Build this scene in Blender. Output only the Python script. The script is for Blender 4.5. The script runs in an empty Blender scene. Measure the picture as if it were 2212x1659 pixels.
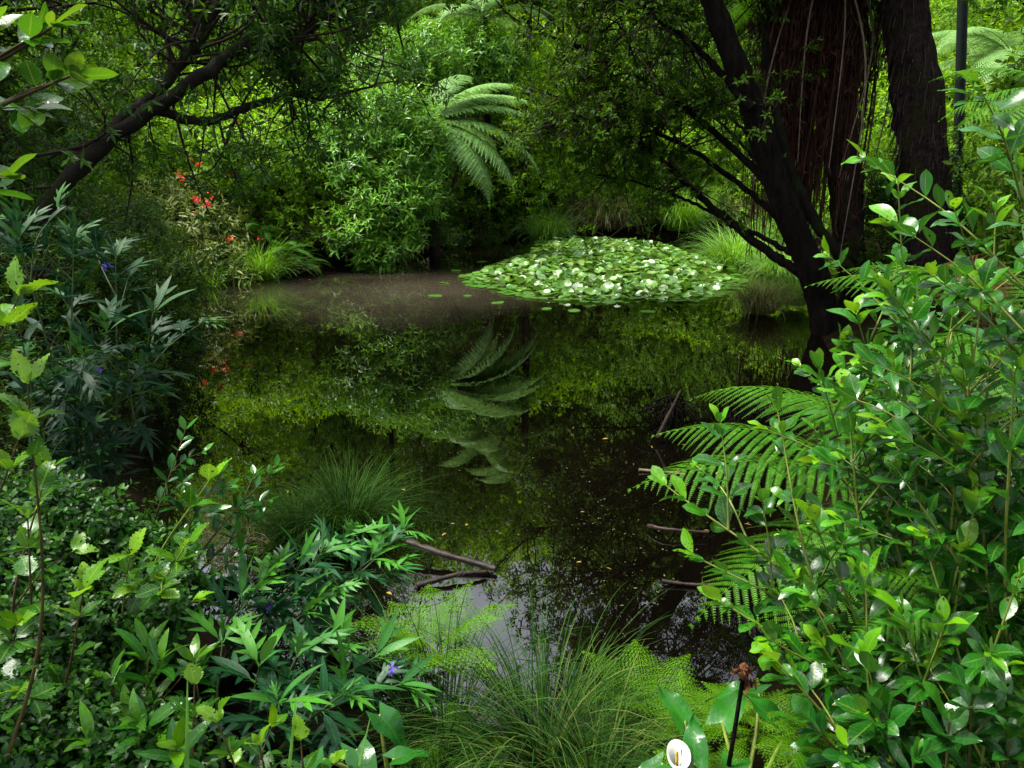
import bpy, math, random
import numpy as np
from mathutils import Vector, Euler

R = math.radians
scene = bpy.context.scene
COL = scene.collection

# ------------------------------------------------------------------ camera
PITCH = R(16.1)
CAMZ = 2.5
FPX = 1736.0            # focal length in pixels of a 2212 px wide frame
cam_d = bpy.data.cameras.new('camera')
cam = bpy.data.objects.new('camera', cam_d)
COL.objects.link(cam)
cam.location = (0, 0, CAMZ)
cam.rotation_euler = (math.pi / 2 - PITCH, 0, 0)
cam_d.sensor_width = 36.0
cam_d.lens = 36.0 * FPX / 2212.0
cam_d.clip_start = 0.05
cam_d.clip_end = 500
scene.camera = cam

# ------------------------------------------------------------------ sky, sun, exposure
SUN_EL, SUN_AZ = R(62), R(-82)
world = bpy.data.worlds.new("World")
scene.world = world
world.use_nodes = True
nt = world.node_tree
nt.nodes.clear()
sky = nt.nodes.new('ShaderNodeTexSky')
sky.sky_type = 'NISHITA'
sky.sun_disc = False
sky.sun_elevation = SUN_EL
sky.sun_rotation = SUN_AZ
sky.air_density = 1.0
sky.dust_density = 6.0
hs = nt.nodes.new('ShaderNodeHueSaturation')
hs.inputs['Saturation'].default_value = 0.55
bg = nt.nodes.new('ShaderNodeBackground')
bg.inputs['Strength'].default_value = 0.15
wo = nt.nodes.new('ShaderNodeOutputWorld')
nt.links.new(sky.outputs[0], hs.inputs['Color'])
# broken bright cloud over the blue
wtc = nt.nodes.new('ShaderNodeTexCoord')
wno = nt.nodes.new('ShaderNodeTexNoise')
wno.inputs['Scale'].default_value = 2.4
wno.inputs['Detail'].default_value = 5
wmr = nt.nodes.new('ShaderNodeMapRange')
wmr.inputs[1].default_value = .42
wmr.inputs[2].default_value = .62
wmx = nt.nodes.new('ShaderNodeMix')
wmx.data_type = 'RGBA'
wmx.inputs[7].default_value = (8.0, 8.4, 9.4, 1)
nt.links.new(wtc.outputs['Generated'], wno.inputs['Vector'])
nt.links.new(wno.outputs['Fac'], wmr.inputs[0])
nt.links.new(wmr.outputs[0], wmx.inputs[0])
nt.links.new(hs.outputs[0], wmx.inputs[6])
nt.links.new(wmx.outputs[2], bg.inputs['Color'])
nt.links.new(bg.outputs[0], wo.inputs['Surface'])

sun_d = bpy.data.lights.new('sun', 'SUN')
sun_d.energy = 5.0
sun_d.angle = R(18)
sun_d.color = (1.0, 0.96, 0.88)
sun = bpy.data.objects.new('sun', sun_d)
COL.objects.link(sun)
sd = Vector((math.sin(SUN_AZ) * math.cos(SUN_EL), math.cos(SUN_AZ) * math.cos(SUN_EL), math.sin(SUN_EL)))
sun.rotation_euler = sd.to_track_quat('Z', 'Y').to_euler()

scene.view_settings.view_transform = 'Standard'
scene.view_settings.look = 'None'
scene.view_settings.exposure = .84
scene.view_settings.gamma = 1.0
scene.render.engine = 'CYCLES'
scene.cycles.max_bounces = 6
scene.cycles.diffuse_bounces = 0
scene.cycles.glossy_bounces = 2
scene.cycles.transmission_bounces = 3
scene.cycles.transparent_max_bounces = 4
scene.cycles.caustics_reflective = False
scene.cycles.caustics_refractive = False

# ------------------------------------------------------------------ helpers
UP = np.array((0., 0., 1.))

def rng_(s):
    return np.random.default_rng(s)

def at(px, py, Y):
    """the world point at depth Y that lies in direction (px, py) of the photograph"""
    dx, dy = (px - 1106) / FPX, -(py - 829.5) / FPX
    d = np.array((dx, math.cos(PITCH) + dy * math.sin(PITCH), -math.sin(PITCH) + dy * math.cos(PITCH)))
    return np.array((0, 0, CAMZ)) + d * (Y / d[1])

def gp(px, py, z=0.0):
    dx, dy = (px - 1106) / FPX, -(py - 829.5) / FPX
    d = np.array((dx, math.cos(PITCH) + dy * math.sin(PITCH), -math.sin(PITCH) + dy * math.cos(PITCH)))
    return np.array((0, 0, CAMZ)) + d * ((z - CAMZ) / d[2])

def nrm(a):
    a = np.asarray(a, float)
    return a / np.maximum(np.linalg.norm(a, axis=-1, keepdims=True), 1e-9)

def smooth(pts, n=24):
    """Catmull-Rom through pts"""
    p = np.asarray(pts, float)
    if len(p) == 2:
        t = np.linspace(0, 1, n)[:, None]
        return p[0] * (1 - t) + p[1] * t
    q = np.vstack((2 * p[0] - p[1], p, 2 * p[-1] - p[-2]))
    out = []
    for t in np.linspace(0, len(p) - 1, n):
        i = min(int(t), len(p) - 2)
        f = t - i
        a, b, c, d = q[i], q[i + 1], q[i + 2], q[i + 3]
        out.append(0.5 * (2 * b + (c - a) * f + (2 * a - 5 * b + 4 * c - d) * f * f + (3 * b - a - 3 * c + d) * f ** 3))
    return np.array(out)

class MB:
    def __init__(self):
        self.v, self.f4, self.f3, self.a, self.n = [], [], [], [], 0
    def add(self, v, f4=None, f3=None, a=None):
        v = np.asarray(v, float).reshape(-1, 3)
        if f4 is not None and len(f4):
            self.f4.append(np.asarray(f4, np.int64).reshape(-1, 4) + self.n)
        if f3 is not None and len(f3):
            self.f3.append(np.asarray(f3, np.int64).reshape(-1, 3) + self.n)
        self.v.append(v)
        self.a.append(np.zeros((len(v), 3)) if a is None else np.asarray(a, float).reshape(-1, 3))
        self.n += len(v)
    def mesh(self, name, m, smooth_=True):
        me = bpy.data.meshes.new(name)
        v = np.vstack(self.v)
        f4 = np.vstack(self.f4) if self.f4 else np.zeros((0, 4), np.int64)
        f3 = np.vstack(self.f3) if self.f3 else np.zeros((0, 3), np.int64)
        nl = f4.size + f3.size
        me.vertices.add(len(v))
        me.vertices.foreach_set('co', v.astype(np.float32).ravel())
        me.loops.add(nl)
        me.loops.foreach_set('vertex_index', np.concatenate((f4.ravel(), f3.ravel())).astype(np.int32))
        me.polygons.add(len(f4) + len(f3))
        st = np.concatenate((np.arange(len(f4)) * 4, len(f4) * 4 + np.arange(len(f3)) * 3))
        me.polygons.foreach_set('loop_start', st.astype(np.int32))
        if smooth_:
            me.polygons.foreach_set('use_smooth', np.ones(len(st), bool))
        at_ = me.attributes.new('lf', 'FLOAT_VECTOR', 'POINT')
        at_.data.foreach_set('vector', np.vstack(self.a).astype(np.float32).ravel())
        me.update(calc_edges=True)
        me.materials.append(m)
        return me
    def build(self, name, m, parent=None, smooth_=True, loc=None):
        o = bpy.data.objects.new(name, self.mesh(name, m, smooth_))
        COL.objects.link(o)
        if parent is not None:
            o.parent = parent
        if loc is not None:
            o.location = loc
        return o
    def tube(self, pts, r, sides=6, age=0.0, wob=0.0, rng=None, ridge=0.0):
        p = np.asarray(pts, float)
        n = len(p)
        r = np.broadcast_to(np.asarray(r, float), (n,)) if np.ndim(r) else np.full(n, float(r))
        t = nrm(np.gradient(p, axis=0))
        ref = np.where(np.abs(t[:, 2:3]) < 0.9, UP, np.array((1., 0, 0)))
        x = nrm(np.cross(t, ref))
        y = np.cross(t, x)
        an = np.linspace(0, 2 * math.pi, sides, endpoint=False)
        rr = r[:, None] * np.ones((n, sides))
        if wob and rng is not None:
            rr = rr * (1 + wob * rng.normal(size=(n, sides)))
        if ridge and rng is not None:
            ph_ = np.cumsum(rng.normal(0, .25, (n, 1)), 0)
            rr = rr * (1 + ridge * (np.sin(an * 5 + ph_) + .7 * np.sin(an * 9 - 1.7 * ph_) + .5 * np.sin(np.arange(n)[:, None] * .55 + an * 2)))
        v = p[:, None] + rr[..., None] * (np.cos(an)[None, :, None] * x[:, None] + np.sin(an)[None, :, None] * y[:, None])
        i = np.arange(n - 1)[:, None] * sides
        j = np.arange(sides)[None]
        j2 = (j + 1) % sides
        f = np.stack((i + j, i + j2, i + sides + j2, i + sides + j), -1).reshape(-1, 4)
        a = np.zeros((n * sides, 3))
        a[:, 2] = age
        self.add(v.reshape(-1, 3), f4=f, a=a)
        # closing caps
        c0 = np.vstack((v[0], p[0:1])); c1 = np.vstack((v[-1], p[-1:] + t[-1:] * r[-1]))
        fc = np.array([(k, (k + 1) % sides, sides) for k in range(sides)])
        self.add(c0, f3=fc[:, ::-1], a=np.full((sides + 1, 3), (0, 0, age)))
        self.add(c1, f3=fc, a=np.full((sides + 1, 3), (0, 0, age)))
    def place(self, tpl, pos, d, n, s, age, ws=1.0):
        """copies of a leaf template: base at pos, axis d, upper side towards n, length s"""
        V, F4, F3, UV = tpl
        pos = np.asarray(pos, float).reshape(-1, 3)
        N = len(pos)
        if N == 0:
            return
        y = nrm(np.broadcast_to(d, (N, 3)))
        n = np.broadcast_to(n, (N, 3)) + 1e-4
        x = nrm(np.cross(y, n))
        z = np.cross(x, y)
        s = np.broadcast_to(s, (N,))[:, None, None]
        ws = np.broadcast_to(ws, (N,))[:, None, None]
        v = pos[:, None] + s * (V[None, :, 0:1] * ws * x[:, None] + V[None, :, 1:2] * y[:, None] + V[None, :, 2:3] * z[:, None])
        m = len(V)
        off = (np.arange(N) * m)[:, None, None]
        a = np.zeros((N, m, 3))
        a[:, :, 0:2] = UV
        a[:, :, 2] = np.broadcast_to(age, (N,))[:, None]
        self.add(v.reshape(-1, 3), None if F4 is None else (off + F4).reshape(-1, 4), None if F3 is None else (off + F3).reshape(-1, 3), a.reshape(-1, 3))

def tag(o, label=None, cat=None, group=None, kind=None):
    if label: o['label'] = label
    if cat: o['category'] = cat
    if group: o['group'] = group
    if kind: o['kind'] = kind
    return o

def thing(name, label, cat, loc=(0, 0, 0), rz=0.0, group=None, sc=1.0):
    o = bpy.data.objects.new(name, None)
    o.empty_display_size = 0.2
    COL.objects.link(o)
    o.location = loc
    o.rotation_euler = (0, 0, rz)
    o.scale = (sc, sc, sc) if np.ndim(sc) == 0 else sc
    return tag(o, label, cat, group)

def inst(name, me, parent=None, loc=(0, 0, 0), rot=(0, 0, 0), sc=1.0, m=None):
    o = bpy.data.objects.new(name, me)
    COL.objects.link(o)
    o.parent = parent
    o.location = loc
    o.rotation_euler = rot
    o.scale = (sc, sc, sc) if np.ndim(sc) == 0 else sc
    if m is not None:
        o.material_slots[0].link = 'OBJECT'
        o.material_slots[0].material = m
    return o

# ------------------------------------------------------------------ leaf shapes
def strip_leaf(W, n=6, a=0.85, b=0.8, fold=0.25, curl=0.2, serr=0.0, wave=0.0, stalk=0.0, twist=0.0):
    v = np.linspace(0, 1, n + 1)
    w = W * np.maximum(np.sin(math.pi * np.clip(v, 0.0, 1.0) ** a), 0) ** b
    w[0] = w[-1] = W * 0.03
    if serr:
        w = w + serr * W * np.where(np.arange(n + 1) % 2, 1, -1) * np.sin(math.pi * v)
    V, UV = [], []
    for i in range(n + 1):
        for k in (-1, 0, 1):
            z = fold * abs(k) * w[i] - curl * v[i] ** 2 + wave * k * W * math.sin(v[i] * 9 + (1.3 if k > 0 else 0))
            y = v[i] - (0.5 * serr * W if serr and k and i % 2 == 0 else 0)
            V.append((k * w[i] + twist * v[i] ** 2 * 0.3, stalk + y * (1 - stalk), z))
            UV.append((k, v[i]))
    F = []
    for i in range(n):
        for k in range(2):
            p = i * 3 + k
            F.append((p, p + 1, p + 4, p + 3))
    if stalk:
        j = len(V)
        t = 0.012
        V += [(-t, 0, 0), (t, 0, 0), (t, stalk, 0), (-t, stalk, 0)]
        UV += [(0, 0)] * 4
        F.append((j, j + 1, j + 2, j + 3))
    return np.array(V), np.array(F), None, np.array(UV, float)

def kite_leaf(W, fold=0.3, curl=0.15, widest=0.42):
    V = np.array([(0, 0, 0), (W, widest, fold * W - curl * .2), (0, widest, -curl * .2), (-W, widest, fold * W - curl * .2),
                  (W * .62, .75, fold * W * .6 - curl * .56), (-W * .62, .75, fold * W * .6 - curl * .56), (0, 1, -curl)])
    F3 = np.array([(0, 1, 2), (0, 2, 3), (4, 6, 2), (2, 6, 5), (1, 4, 2), (2, 5, 3)])
    UV = np.array([(0, 0), (1, .4), (0, .4), (-1, .4), (1, .75), (-1, .75), (0, 1)], float)
    return V, None, F3, UV

def lance_tri(W, curl=0.1):
    V = np.array([(-W * .5, 0, 0), (W * .5, 0, 0), (W, .4, 0), (-W, .4, 0), (0, 1, -curl)])
    return V, np.array([(0, 1, 2, 3)]), np.array([(3, 2, 4)]), np.array([(-.5, 0), (.5, 0), (1, .4), (-1, .4), (0, 1)], float)

def join_tpl(parts):
    V, F4, F3, UV, n = [], [], [], [], 0
    for (v, f4, f3, uv) in parts:
        V.append(v); UV.append(uv)
        if f4 is not None: F4.append(f4 + n)
        if f3 is not None: F3.append(f3 + n)
        n += len(v)
    return np.vstack(V), (np.vstack(F4) if F4 else None), (np.vstack(F3) if F3 else None), np.vstack(UV)

def xf_tpl(t, origin, ang, s, lift=0.0):
    v, f4, f3, uv = t
    v = v * s
    c, sn = math.cos(ang), math.sin(ang)
    x = v[:, 0] * c + v[:, 1] * sn
    y = -v[:, 0] * sn + v[:, 1] * c
    return np.column_stack((x + origin[0], y + origin[1], v[:, 2] + origin[2] + lift)), f4, f3, uv

def lobed_leaf(lobes, curl=0.25, wide=0.085):
    """kangaroo apple: a lance centre with long side lobes"""
    parts = [strip_leaf(wide, 8, 0.8, 0.8, 0.15, curl, stalk=0.10)]
    for k, (v0, ang, L) in enumerate(lobes):
        for s in (-1, 1):
            if L < 0.05:
                continue
            t = strip_leaf(wide * 0.62 / 0.55 * (0.6 / max(L, .3)) ** .3, 5, 0.72, 0.8, 0.12, curl * 0.9)
            parts.append(xf_tpl(t, (0, v0, -curl * v0 * v0), s * ang, L * (1.0 + 0.06 * s), -0.002 * (k + 1)))
    return join_tpl(parts)

def arum_leaf(curl=0.3, wave=0.06):
    n = 10
    v = np.linspace(0, 1, n + 1)
    w = 0.33 * (1 - v) ** 0.75 * (0.75 + 0.5 * np.sin(math.pi * v * .9))
    V, UV = [], []
    for i in range(n + 1):
        for k in (-1, -.5, 0, .5, 1):
            back = -0.22 * abs(k) * (1 - v[i]) ** 3
            V.append((k * w[i], v[i] + back, 0.28 * abs(k) * w[i] - curl * v[i] ** 2 + wave * abs(k) * math.sin(v[i] * 11 + k * 2)))
            UV.append((k, v[i]))
    F = []
    for i in range(n):
        for k in range(4):
            p = i * 5 + k
            F.append((p, p + 1, p + 6, p + 5))
    return np.array(V), np.array(F), None, np.array(UV, float)

T_GLOSSY = [strip_leaf(W, 8, 1.15, .75, f, c, stalk=.08, wave=w, twist=t) for W, f, c, w, t in ((.22, .28, .05, .08, 0), (.25, .15, .22, .14, .3), (.2, .35, .4, .12, -.3), (.24, .2, -.15, .10, .2), (.17, .4, .3, .15, -.4), (.26, .1, .12, .16, .1))]
T_OVAL = [strip_leaf(.20, 6, .92, .8, .22, c, stalk=.06, twist=t) for c, t in ((.05, 0), (.2, .2), (-.08, -.1))]
T_WIDE = [strip_leaf(.27, 8, .95, .75, .2, c, wave=.06, stalk=.08, twist=t) for c, t in ((.05, 0), (.2, .2), (-.08, -.1))]
T_LONG = [strip_leaf(.15, 8, .95, .8, .2, c, wave=.08, stalk=.05, twist=t) for c, t in ((.1, 0), (.35, .3), (.22, -.3))]
T_SERR = [strip_leaf(.29, 16, .8, .75, .15, c, serr=.13, wave=w, stalk=.1, twist=t) for c, w, t in ((.1, .07, 0), (.3, .1, .2), (.0, .09, -.2))]
T_LOBED = [lobed_leaf([(.30, R(52), .42), (.48, R(40), .44)], .25),
           lobed_leaf([(.26, R(58), .34), (.42, R(46), .46), (.58, R(34), .36)], .42),
           lobed_leaf([(.42, R(36), .42)], .12),
           lobed_leaf([], .3, .09)]
T_SMALL = [strip_leaf(.26, 4, 1.0, .8, .25, c, stalk=.05) for c in (.05, .25)]
T_KITE = [kite_leaf(.22, .35, .1), kite_leaf(.19, .2, .3)]
T_KITE_N = [kite_leaf(.14, .35, .15), kite_leaf(.12, .2, .35)]
T_PIN = lance_tri(.20, .12)
T_ARUM = [arum_leaf(.3, .05), arum_leaf(.55, .08), arum_leaf(.1, .06)]

# ------------------------------------------------------------------ materials
def new_mat(name):
    m = bpy.data.materials.new(name)
    m.use_nodes = True
    n = m.node_tree.nodes
    n.clear()
    return m, n, m.node_tree.links

def leaf_mat(name, cols, rough=.4, trans=.3, tcol=1.6, spec=.5, rib=0.0, bump=0.0, under=None, holes=0.0, stain=None):
    """cols: colours from the oldest to the youngest leaf"""
    m, n, l = new_mat(name)
    out = n.new('ShaderNodeOutputMaterial')
    at_ = n.new('ShaderNodeAttribute'); at_.attribute_name = 'lf'
    sx = n.new('ShaderNodeSeparateXYZ'); l.new(at_.outputs['Vector'], sx.inputs[0])
    rp = n.new('ShaderNodeValToRGB')
    el = rp.color_ramp.elements
    for i, c in enumerate(cols):
        p = i / max(1, len(cols) - 1)
        e = el[i] if i < 2 else el.new(p)
        e.position = p
        e.color = (*c, 1)
    l.new(sx.outputs[2], rp.inputs[0])
    col = rp.outputs[0]
    tc = n.new('ShaderNodeTexCoord')
    no = n.new('ShaderNodeTexNoise'); no.inputs['Scale'].default_value = 9.0; no.inputs['Detail'].default_value = 2
    l.new(tc.outputs['Object'], no.inputs['Vector'])
    hv = n.new('ShaderNodeHueSaturation')
    mr = n.new('ShaderNodeMapRange'); mr.inputs[1].default_value = .3; mr.inputs[2].default_value = .7
    mr.inputs[3].default_value = .75; mr.inputs[4].default_value = 1.25
    l.new(no.outputs['Fac'], mr.inputs[0]); l.new(mr.outputs[0], hv.inputs['Value'])
    l.new(col, hv.inputs['Color'])
    col = hv.outputs[0]
    if stain:
        n2 = n.new('ShaderNodeTexNoise'); n2.inputs['Scale'].default_value = 60
        l.new(tc.outputs['Object'], n2.inputs['Vector'])
        g = n.new('ShaderNodeMath'); g.operation = 'GREATER_THAN'; g.inputs[1].default_value = .68
        l.new(n2.outputs['Fac'], g.inputs[0])
        mx = n.new('ShaderNodeMix'); mx.data_type = 'RGBA'
        l.new(g.outputs[0], mx.inputs[0]); l.new(col, mx.inputs[6]); mx.inputs[7].default_value = (*stain, 1)
        col = mx.outputs[2]
    if rib:
        ab = n.new('ShaderNodeMath'); ab.operation = 'ABSOLUTE'; l.new(sx.outputs[0], ab.inputs[0])
        a1 = n.new('ShaderNodeMapRange'); a1.inputs[1].default_value = .10; a1.inputs[2].default_value = .03
        a1.inputs[3].default_value = 0; a1.inputs[4].default_value = rib
        l.new(ab.outputs[0], a1.inputs[0])
        # side veins: stripes along v, swept forward by |u|
        mu = n.new('ShaderNodeMath'); mu.operation = 'MULTIPLY_ADD'; mu.inputs[1].default_value = -.18
        l.new(ab.outputs[0], mu.inputs[0]); l.new(sx.outputs[1], mu.inputs[2])
        fr = n.new('ShaderNodeMath'); fr.operation = 'MULTIPLY'; fr.inputs[1].default_value = 44
        l.new(mu.outputs[0], fr.inputs[0])
        si = n.new('ShaderNodeMath'); si.operation = 'SINE'; l.new(fr.outputs[0], si.inputs[0])
        s2 = n.new('ShaderNodeMapRange'); s2.inputs[1].default_value = .86; s2.inputs[2].default_value = 1
        s2.inputs[3].default_value = 0; s2.inputs[4].default_value = rib * .45
        l.new(si.outputs[0], s2.inputs[0])
        ad = n.new('ShaderNodeMath'); ad.operation = 'MAXIMUM'
        l.new(a1.outputs[0], ad.inputs[0]); l.new(s2.outputs[0], ad.inputs[1])
        mx = n.new('ShaderNodeMix'); mx.data_type = 'RGBA'
        l.new(ad.outputs[0], mx.inputs[0]); l.new(col, mx.inputs[6])
        c = cols[-1]
        mx.inputs[7].default_value = (min(1, c[0] * 1.6 + .03), min(1, c[1] * 1.3 + .03), c[2] * 1.5 + .02, 1)
        col = mx.outputs[2]
    geo = n.new('ShaderNodeNewGeometry')
    mb = n.new('ShaderNodeMix'); mb.data_type = 'RGBA'
    hb = n.new('ShaderNodeHueSaturation'); hb.inputs['Saturation'].default_value = .85; hb.inputs['Value'].default_value = 1.35
    l.new(col, hb.inputs['Color'])
    l.new(geo.outputs['Backfacing'], mb.inputs[0]); l.new(col, mb.inputs[6])
    if under:
        mb.inputs[7].default_value = (*under, 1)
    else:
        l.new(hb.outputs[0], mb.inputs[7])
    colb = mb.outputs[2]
    bs = n.new('ShaderNodeBsdfPrincipled')
    l.new(colb, bs.inputs['Base Color'])
    bs.inputs['Specular IOR Level'].default_value = spec
    rm = n.new('ShaderNodeMapRange'); rm.inputs[3].default_value = rough; rm.inputs[4].default_value = min(1, rough + .3)
    l.new(geo.outputs['Backfacing'], rm.inputs[0]); l.new(rm.outputs[0], bs.inputs['Roughness'])
    if bump:
        nb = n.new('ShaderNodeTexNoise'); nb.inputs['Scale'].default_value = 70; nb.inputs['Detail'].default_value = 3
        l.new(tc.outputs['Object'], nb.inputs['Vector'])
        bp = n.new('ShaderNodeBump'); bp.inputs['Strength'].default_value = bump; bp.inputs['Distance'].default_value = .006
        l.new(nb.outputs['Fac'], bp.inputs['Height']); l.new(bp.outputs[0], bs.inputs['Normal'])
    tr = n.new('ShaderNodeBsdfTranslucent')
    hc = n.new('ShaderNodeHueSaturation'); hc.inputs['Value'].default_value = tcol; hc.inputs['Hue'].default_value = .485
    l.new(col, hc.inputs['Color']); l.new(hc.outputs[0], tr.inputs['Color'])
    ms = n.new('ShaderNodeMixShader'); ms.inputs[0].default_value = trans
    l.new(bs.outputs[0], ms.inputs[1]); l.new(tr.outputs[0], ms.inputs[2])
    sh = ms.outputs[0]
    if holes:
        nh = n.new('ShaderNodeTexNoise'); nh.inputs['Scale'].default_value = 75; nh.inputs['Detail'].default_value = 1
        l.new(tc.outputs['Object'], nh.inputs['Vector'])
        g = n.new('ShaderNodeMath'); g.operation = 'GREATER_THAN'; g.inputs[1].default_value = 1 - holes
        l.new(nh.outputs['Fac'], g.inputs[0])
        tp = n.new('ShaderNodeBsdfTransparent')
        m2 = n.new('ShaderNodeMixShader')
        l.new(g.outputs[0], m2.inputs[0]); l.new(sh, m2.inputs[1]); l.new(tp.outputs[0], m2.inputs[2])
        sh = m2.outputs[0]
    l.new(sh, out.inputs['Surface'])
    return m

def rough_mat(name, c0, c1, scale=6.0, rough=.9, bump=.6, c2=None, stretch=(1, 1, 1), dist=.03, spec=.2, moss=None):
    m, n, l = new_mat(name)
    out = n.new('ShaderNodeOutputMaterial')
    tc = n.new('ShaderNodeTexCoord')
    mp = n.new('ShaderNodeMapping'); mp.inputs['Scale'].default_value = stretch
    l.new(tc.outputs['Object'], mp.inputs[0])
    no = n.new('ShaderNodeTexNoise'); no.inputs['Scale'].default_value = scale; no.inputs['Detail'].default_value = 6
    no.inputs['Roughness'].default_value = .65
    l.new(mp.outputs[0], no.inputs['Vector'])
    rp = n.new('ShaderNodeValToRGB')
    rp.color_ramp.elements[0].position = .32; rp.color_ramp.elements[0].color = (*c0, 1)
    rp.color_ramp.elements[1].position = .68; rp.color_ramp.elements[1].color = (*c1, 1)
    if c2:
        e = rp.color_ramp.elements.new(.5); e.color = (*c2, 1)
    l.new(no.outputs['Fac'], rp.inputs[0])
    col = rp.outputs[0]
    if moss:
        n2 = n.new('ShaderNodeTexNoise'); n2.inputs['Scale'].default_value = 2.2; n2.inputs['Detail'].default_value = 5
        l.new(tc.outputs['Object'], n2.inputs['Vector'])
        mr = n.new('ShaderNodeMapRange'); mr.inputs[1].default_value = .48; mr.inputs[2].default_value = .62
        l.new(n2.outputs['Fac'], mr.inputs[0])
        mx = n.new('ShaderNodeMix'); mx.data_type = 'RGBA'
        l.new(mr.outputs[0], mx.inputs[0]); l.new(col, mx.inputs[6]); mx.inputs[7].default_value = (*moss, 1)
        col = mx.outputs[2]
    bs = n.new('ShaderNodeBsdfPrincipled')
    bs.inputs['Roughness'].default_value = rough
    bs.inputs['Specular IOR Level'].default_value = spec
    l.new(col, bs.inputs['Base Color'])
    bp = n.new('ShaderNodeBump'); bp.inputs['Strength'].default_value = bump; bp.inputs['Distance'].default_value = dist
    l.new(no.outputs['Fac'], bp.inputs['Height']); l.new(bp.outputs[0], bs.inputs['Normal'])
    l.new(bs.outputs[0], out.inputs['Surface'])
    return m

M = {}
M['glossy'] = leaf_mat('glossy_leaf', [(.008, .07, .006), (.014, .12, .006), (.04, .21, .005), (.14, .35, .004)], .29, .3, 1.6, .55, rib=.35, bump=.16, under=(.05, .15, .02), holes=.30, stain=(.09, .07, .015))
M['oval'] = leaf_mat('oval_leaf', [(.006, .055, .007), (.012, .095, .008), (.04, .19, .006)], .26, .25, 1.4, .55, rib=.3, bump=.3)
M['long'] = leaf_mat('long_leaf', [(.010, .08, .006), (.02, .14, .005), (.09, .27, .004)], .27, .3, 1.5, .55, rib=.35, bump=.4)
M['serrated'] = leaf_mat('serrated_leaf', [(.008, .07, .005), (.03, .15, .003), (.16, .36, .003)], .33, .33, 1.4, .45, rib=.45, bump=.3, holes=.33)
M['topleft'] = leaf_mat('branch_leaf', [(.012, .08, .006), (.04, .18, .004), (.13, .28, .003)], .22, .35, 1.5, .6, rib=.4, bump=.3)
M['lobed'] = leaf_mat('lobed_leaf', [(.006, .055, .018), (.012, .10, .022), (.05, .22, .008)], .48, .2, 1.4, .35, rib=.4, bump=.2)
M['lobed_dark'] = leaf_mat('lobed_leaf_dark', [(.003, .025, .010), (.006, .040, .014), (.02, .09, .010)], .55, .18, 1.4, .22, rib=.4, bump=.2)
M['arum'] = leaf_mat('arum_leaf', [(.012, .11, .012), (.03, .18, .010)], .25, .3, 1.4, .55, rib=.3, bump=.25)
M['cover'] = leaf_mat('cover_leaf', [(.003, .026, .002), (.008, .058, .002), (.045, .16, .002)], .42, .25, 1.4, .28, rib=.2)
M['fern'] = leaf_mat('fern_leaf', [(.018, .095, .004), (.042, .16, .004), (.09, .25, .005)], .5, .3, 1.4, .18)
M['fern_pale'] = leaf_mat('fern_pale', [(.10, .27, .05), (.17, .37, .08), (.25, .47, .11)], .5, .4, 1.3, .35)
M['lady'] = leaf_mat('lady_fern_leaf', [(.04, .16, .002), (.085, .25, .002), (.16, .38, .004)], .5, .40, 1.4, .2)
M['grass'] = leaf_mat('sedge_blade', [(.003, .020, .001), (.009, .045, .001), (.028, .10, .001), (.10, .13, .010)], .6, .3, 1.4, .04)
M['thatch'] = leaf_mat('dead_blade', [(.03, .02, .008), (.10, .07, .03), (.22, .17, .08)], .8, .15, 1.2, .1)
M['grass_shaded'] = leaf_mat('sedge_shaded', [(.005, .02, .001), (.010, .04, .001), (.025, .075, .002)], .7, .25, 1.3, .02)  # darker sedge: the shade on the left clumps is put into the colour
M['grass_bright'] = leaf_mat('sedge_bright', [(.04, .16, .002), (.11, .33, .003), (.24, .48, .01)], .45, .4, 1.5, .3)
M['grass_straw'] = leaf_mat('sedge_straw', [(.10, .13, .02), (.18, .20, .04), (.30, .26, .09)], .5, .35, 1.3, .3)
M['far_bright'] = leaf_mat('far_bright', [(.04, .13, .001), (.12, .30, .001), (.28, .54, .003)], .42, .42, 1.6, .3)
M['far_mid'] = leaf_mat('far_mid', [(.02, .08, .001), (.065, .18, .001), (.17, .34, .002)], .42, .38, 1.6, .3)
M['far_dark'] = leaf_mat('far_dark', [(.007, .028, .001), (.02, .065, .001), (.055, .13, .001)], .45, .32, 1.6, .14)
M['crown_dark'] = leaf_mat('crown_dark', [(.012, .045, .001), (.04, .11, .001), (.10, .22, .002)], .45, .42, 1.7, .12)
M['pale_leaf'] = leaf_mat('pale_leaf', [(.05, .13, .006), (.15, .24, .022), (.34, .40, .08)], .4, .35, 1.3, .4)
M['rosette'] = leaf_mat('rosette_leaf', [(.03, .14, .006), (.09, .28, .010), (.20, .45, .025)], .36, .32, 1.5, .4)
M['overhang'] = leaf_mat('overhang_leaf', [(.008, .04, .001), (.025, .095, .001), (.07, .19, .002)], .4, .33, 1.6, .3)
M['pad'] = leaf_mat('lily_pad', [(.03, .12, .003), (.07, .20, .008), (.13, .30, .03), (.24, .26, .04)], .36, .22, 1.4, 1.0, bump=.25)
M['dead'] = leaf_mat('dead_frond', [(.025, .010, .007), (.06, .024, .015), (.13, .06, .035)], .8, .15, 1.3, .15)
M['fibre'] = leaf_mat('root_fibre', [(.012, .007, .006), (.05, .03, .028), (.11, .075, .07)], .8, .1, 1.2, .2)
M['dead_fern'] = leaf_mat('dead_fern', [(.04, .014, .006), (.09, .032, .012)], .8, .2, 1.3, .15)
M['fallen'] = leaf_mat('fallen_leaf', [(.16, .10, .02), (.38, .30, .05)], .5, .2, 1.2, .4)
M['bark'] = rough_mat('bark', (.001, .0008, .0006), (.012, .009, .007), 16, .75, 1.0, stretch=(1, 1, .22), dist=.09, spec=.06)
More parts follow.
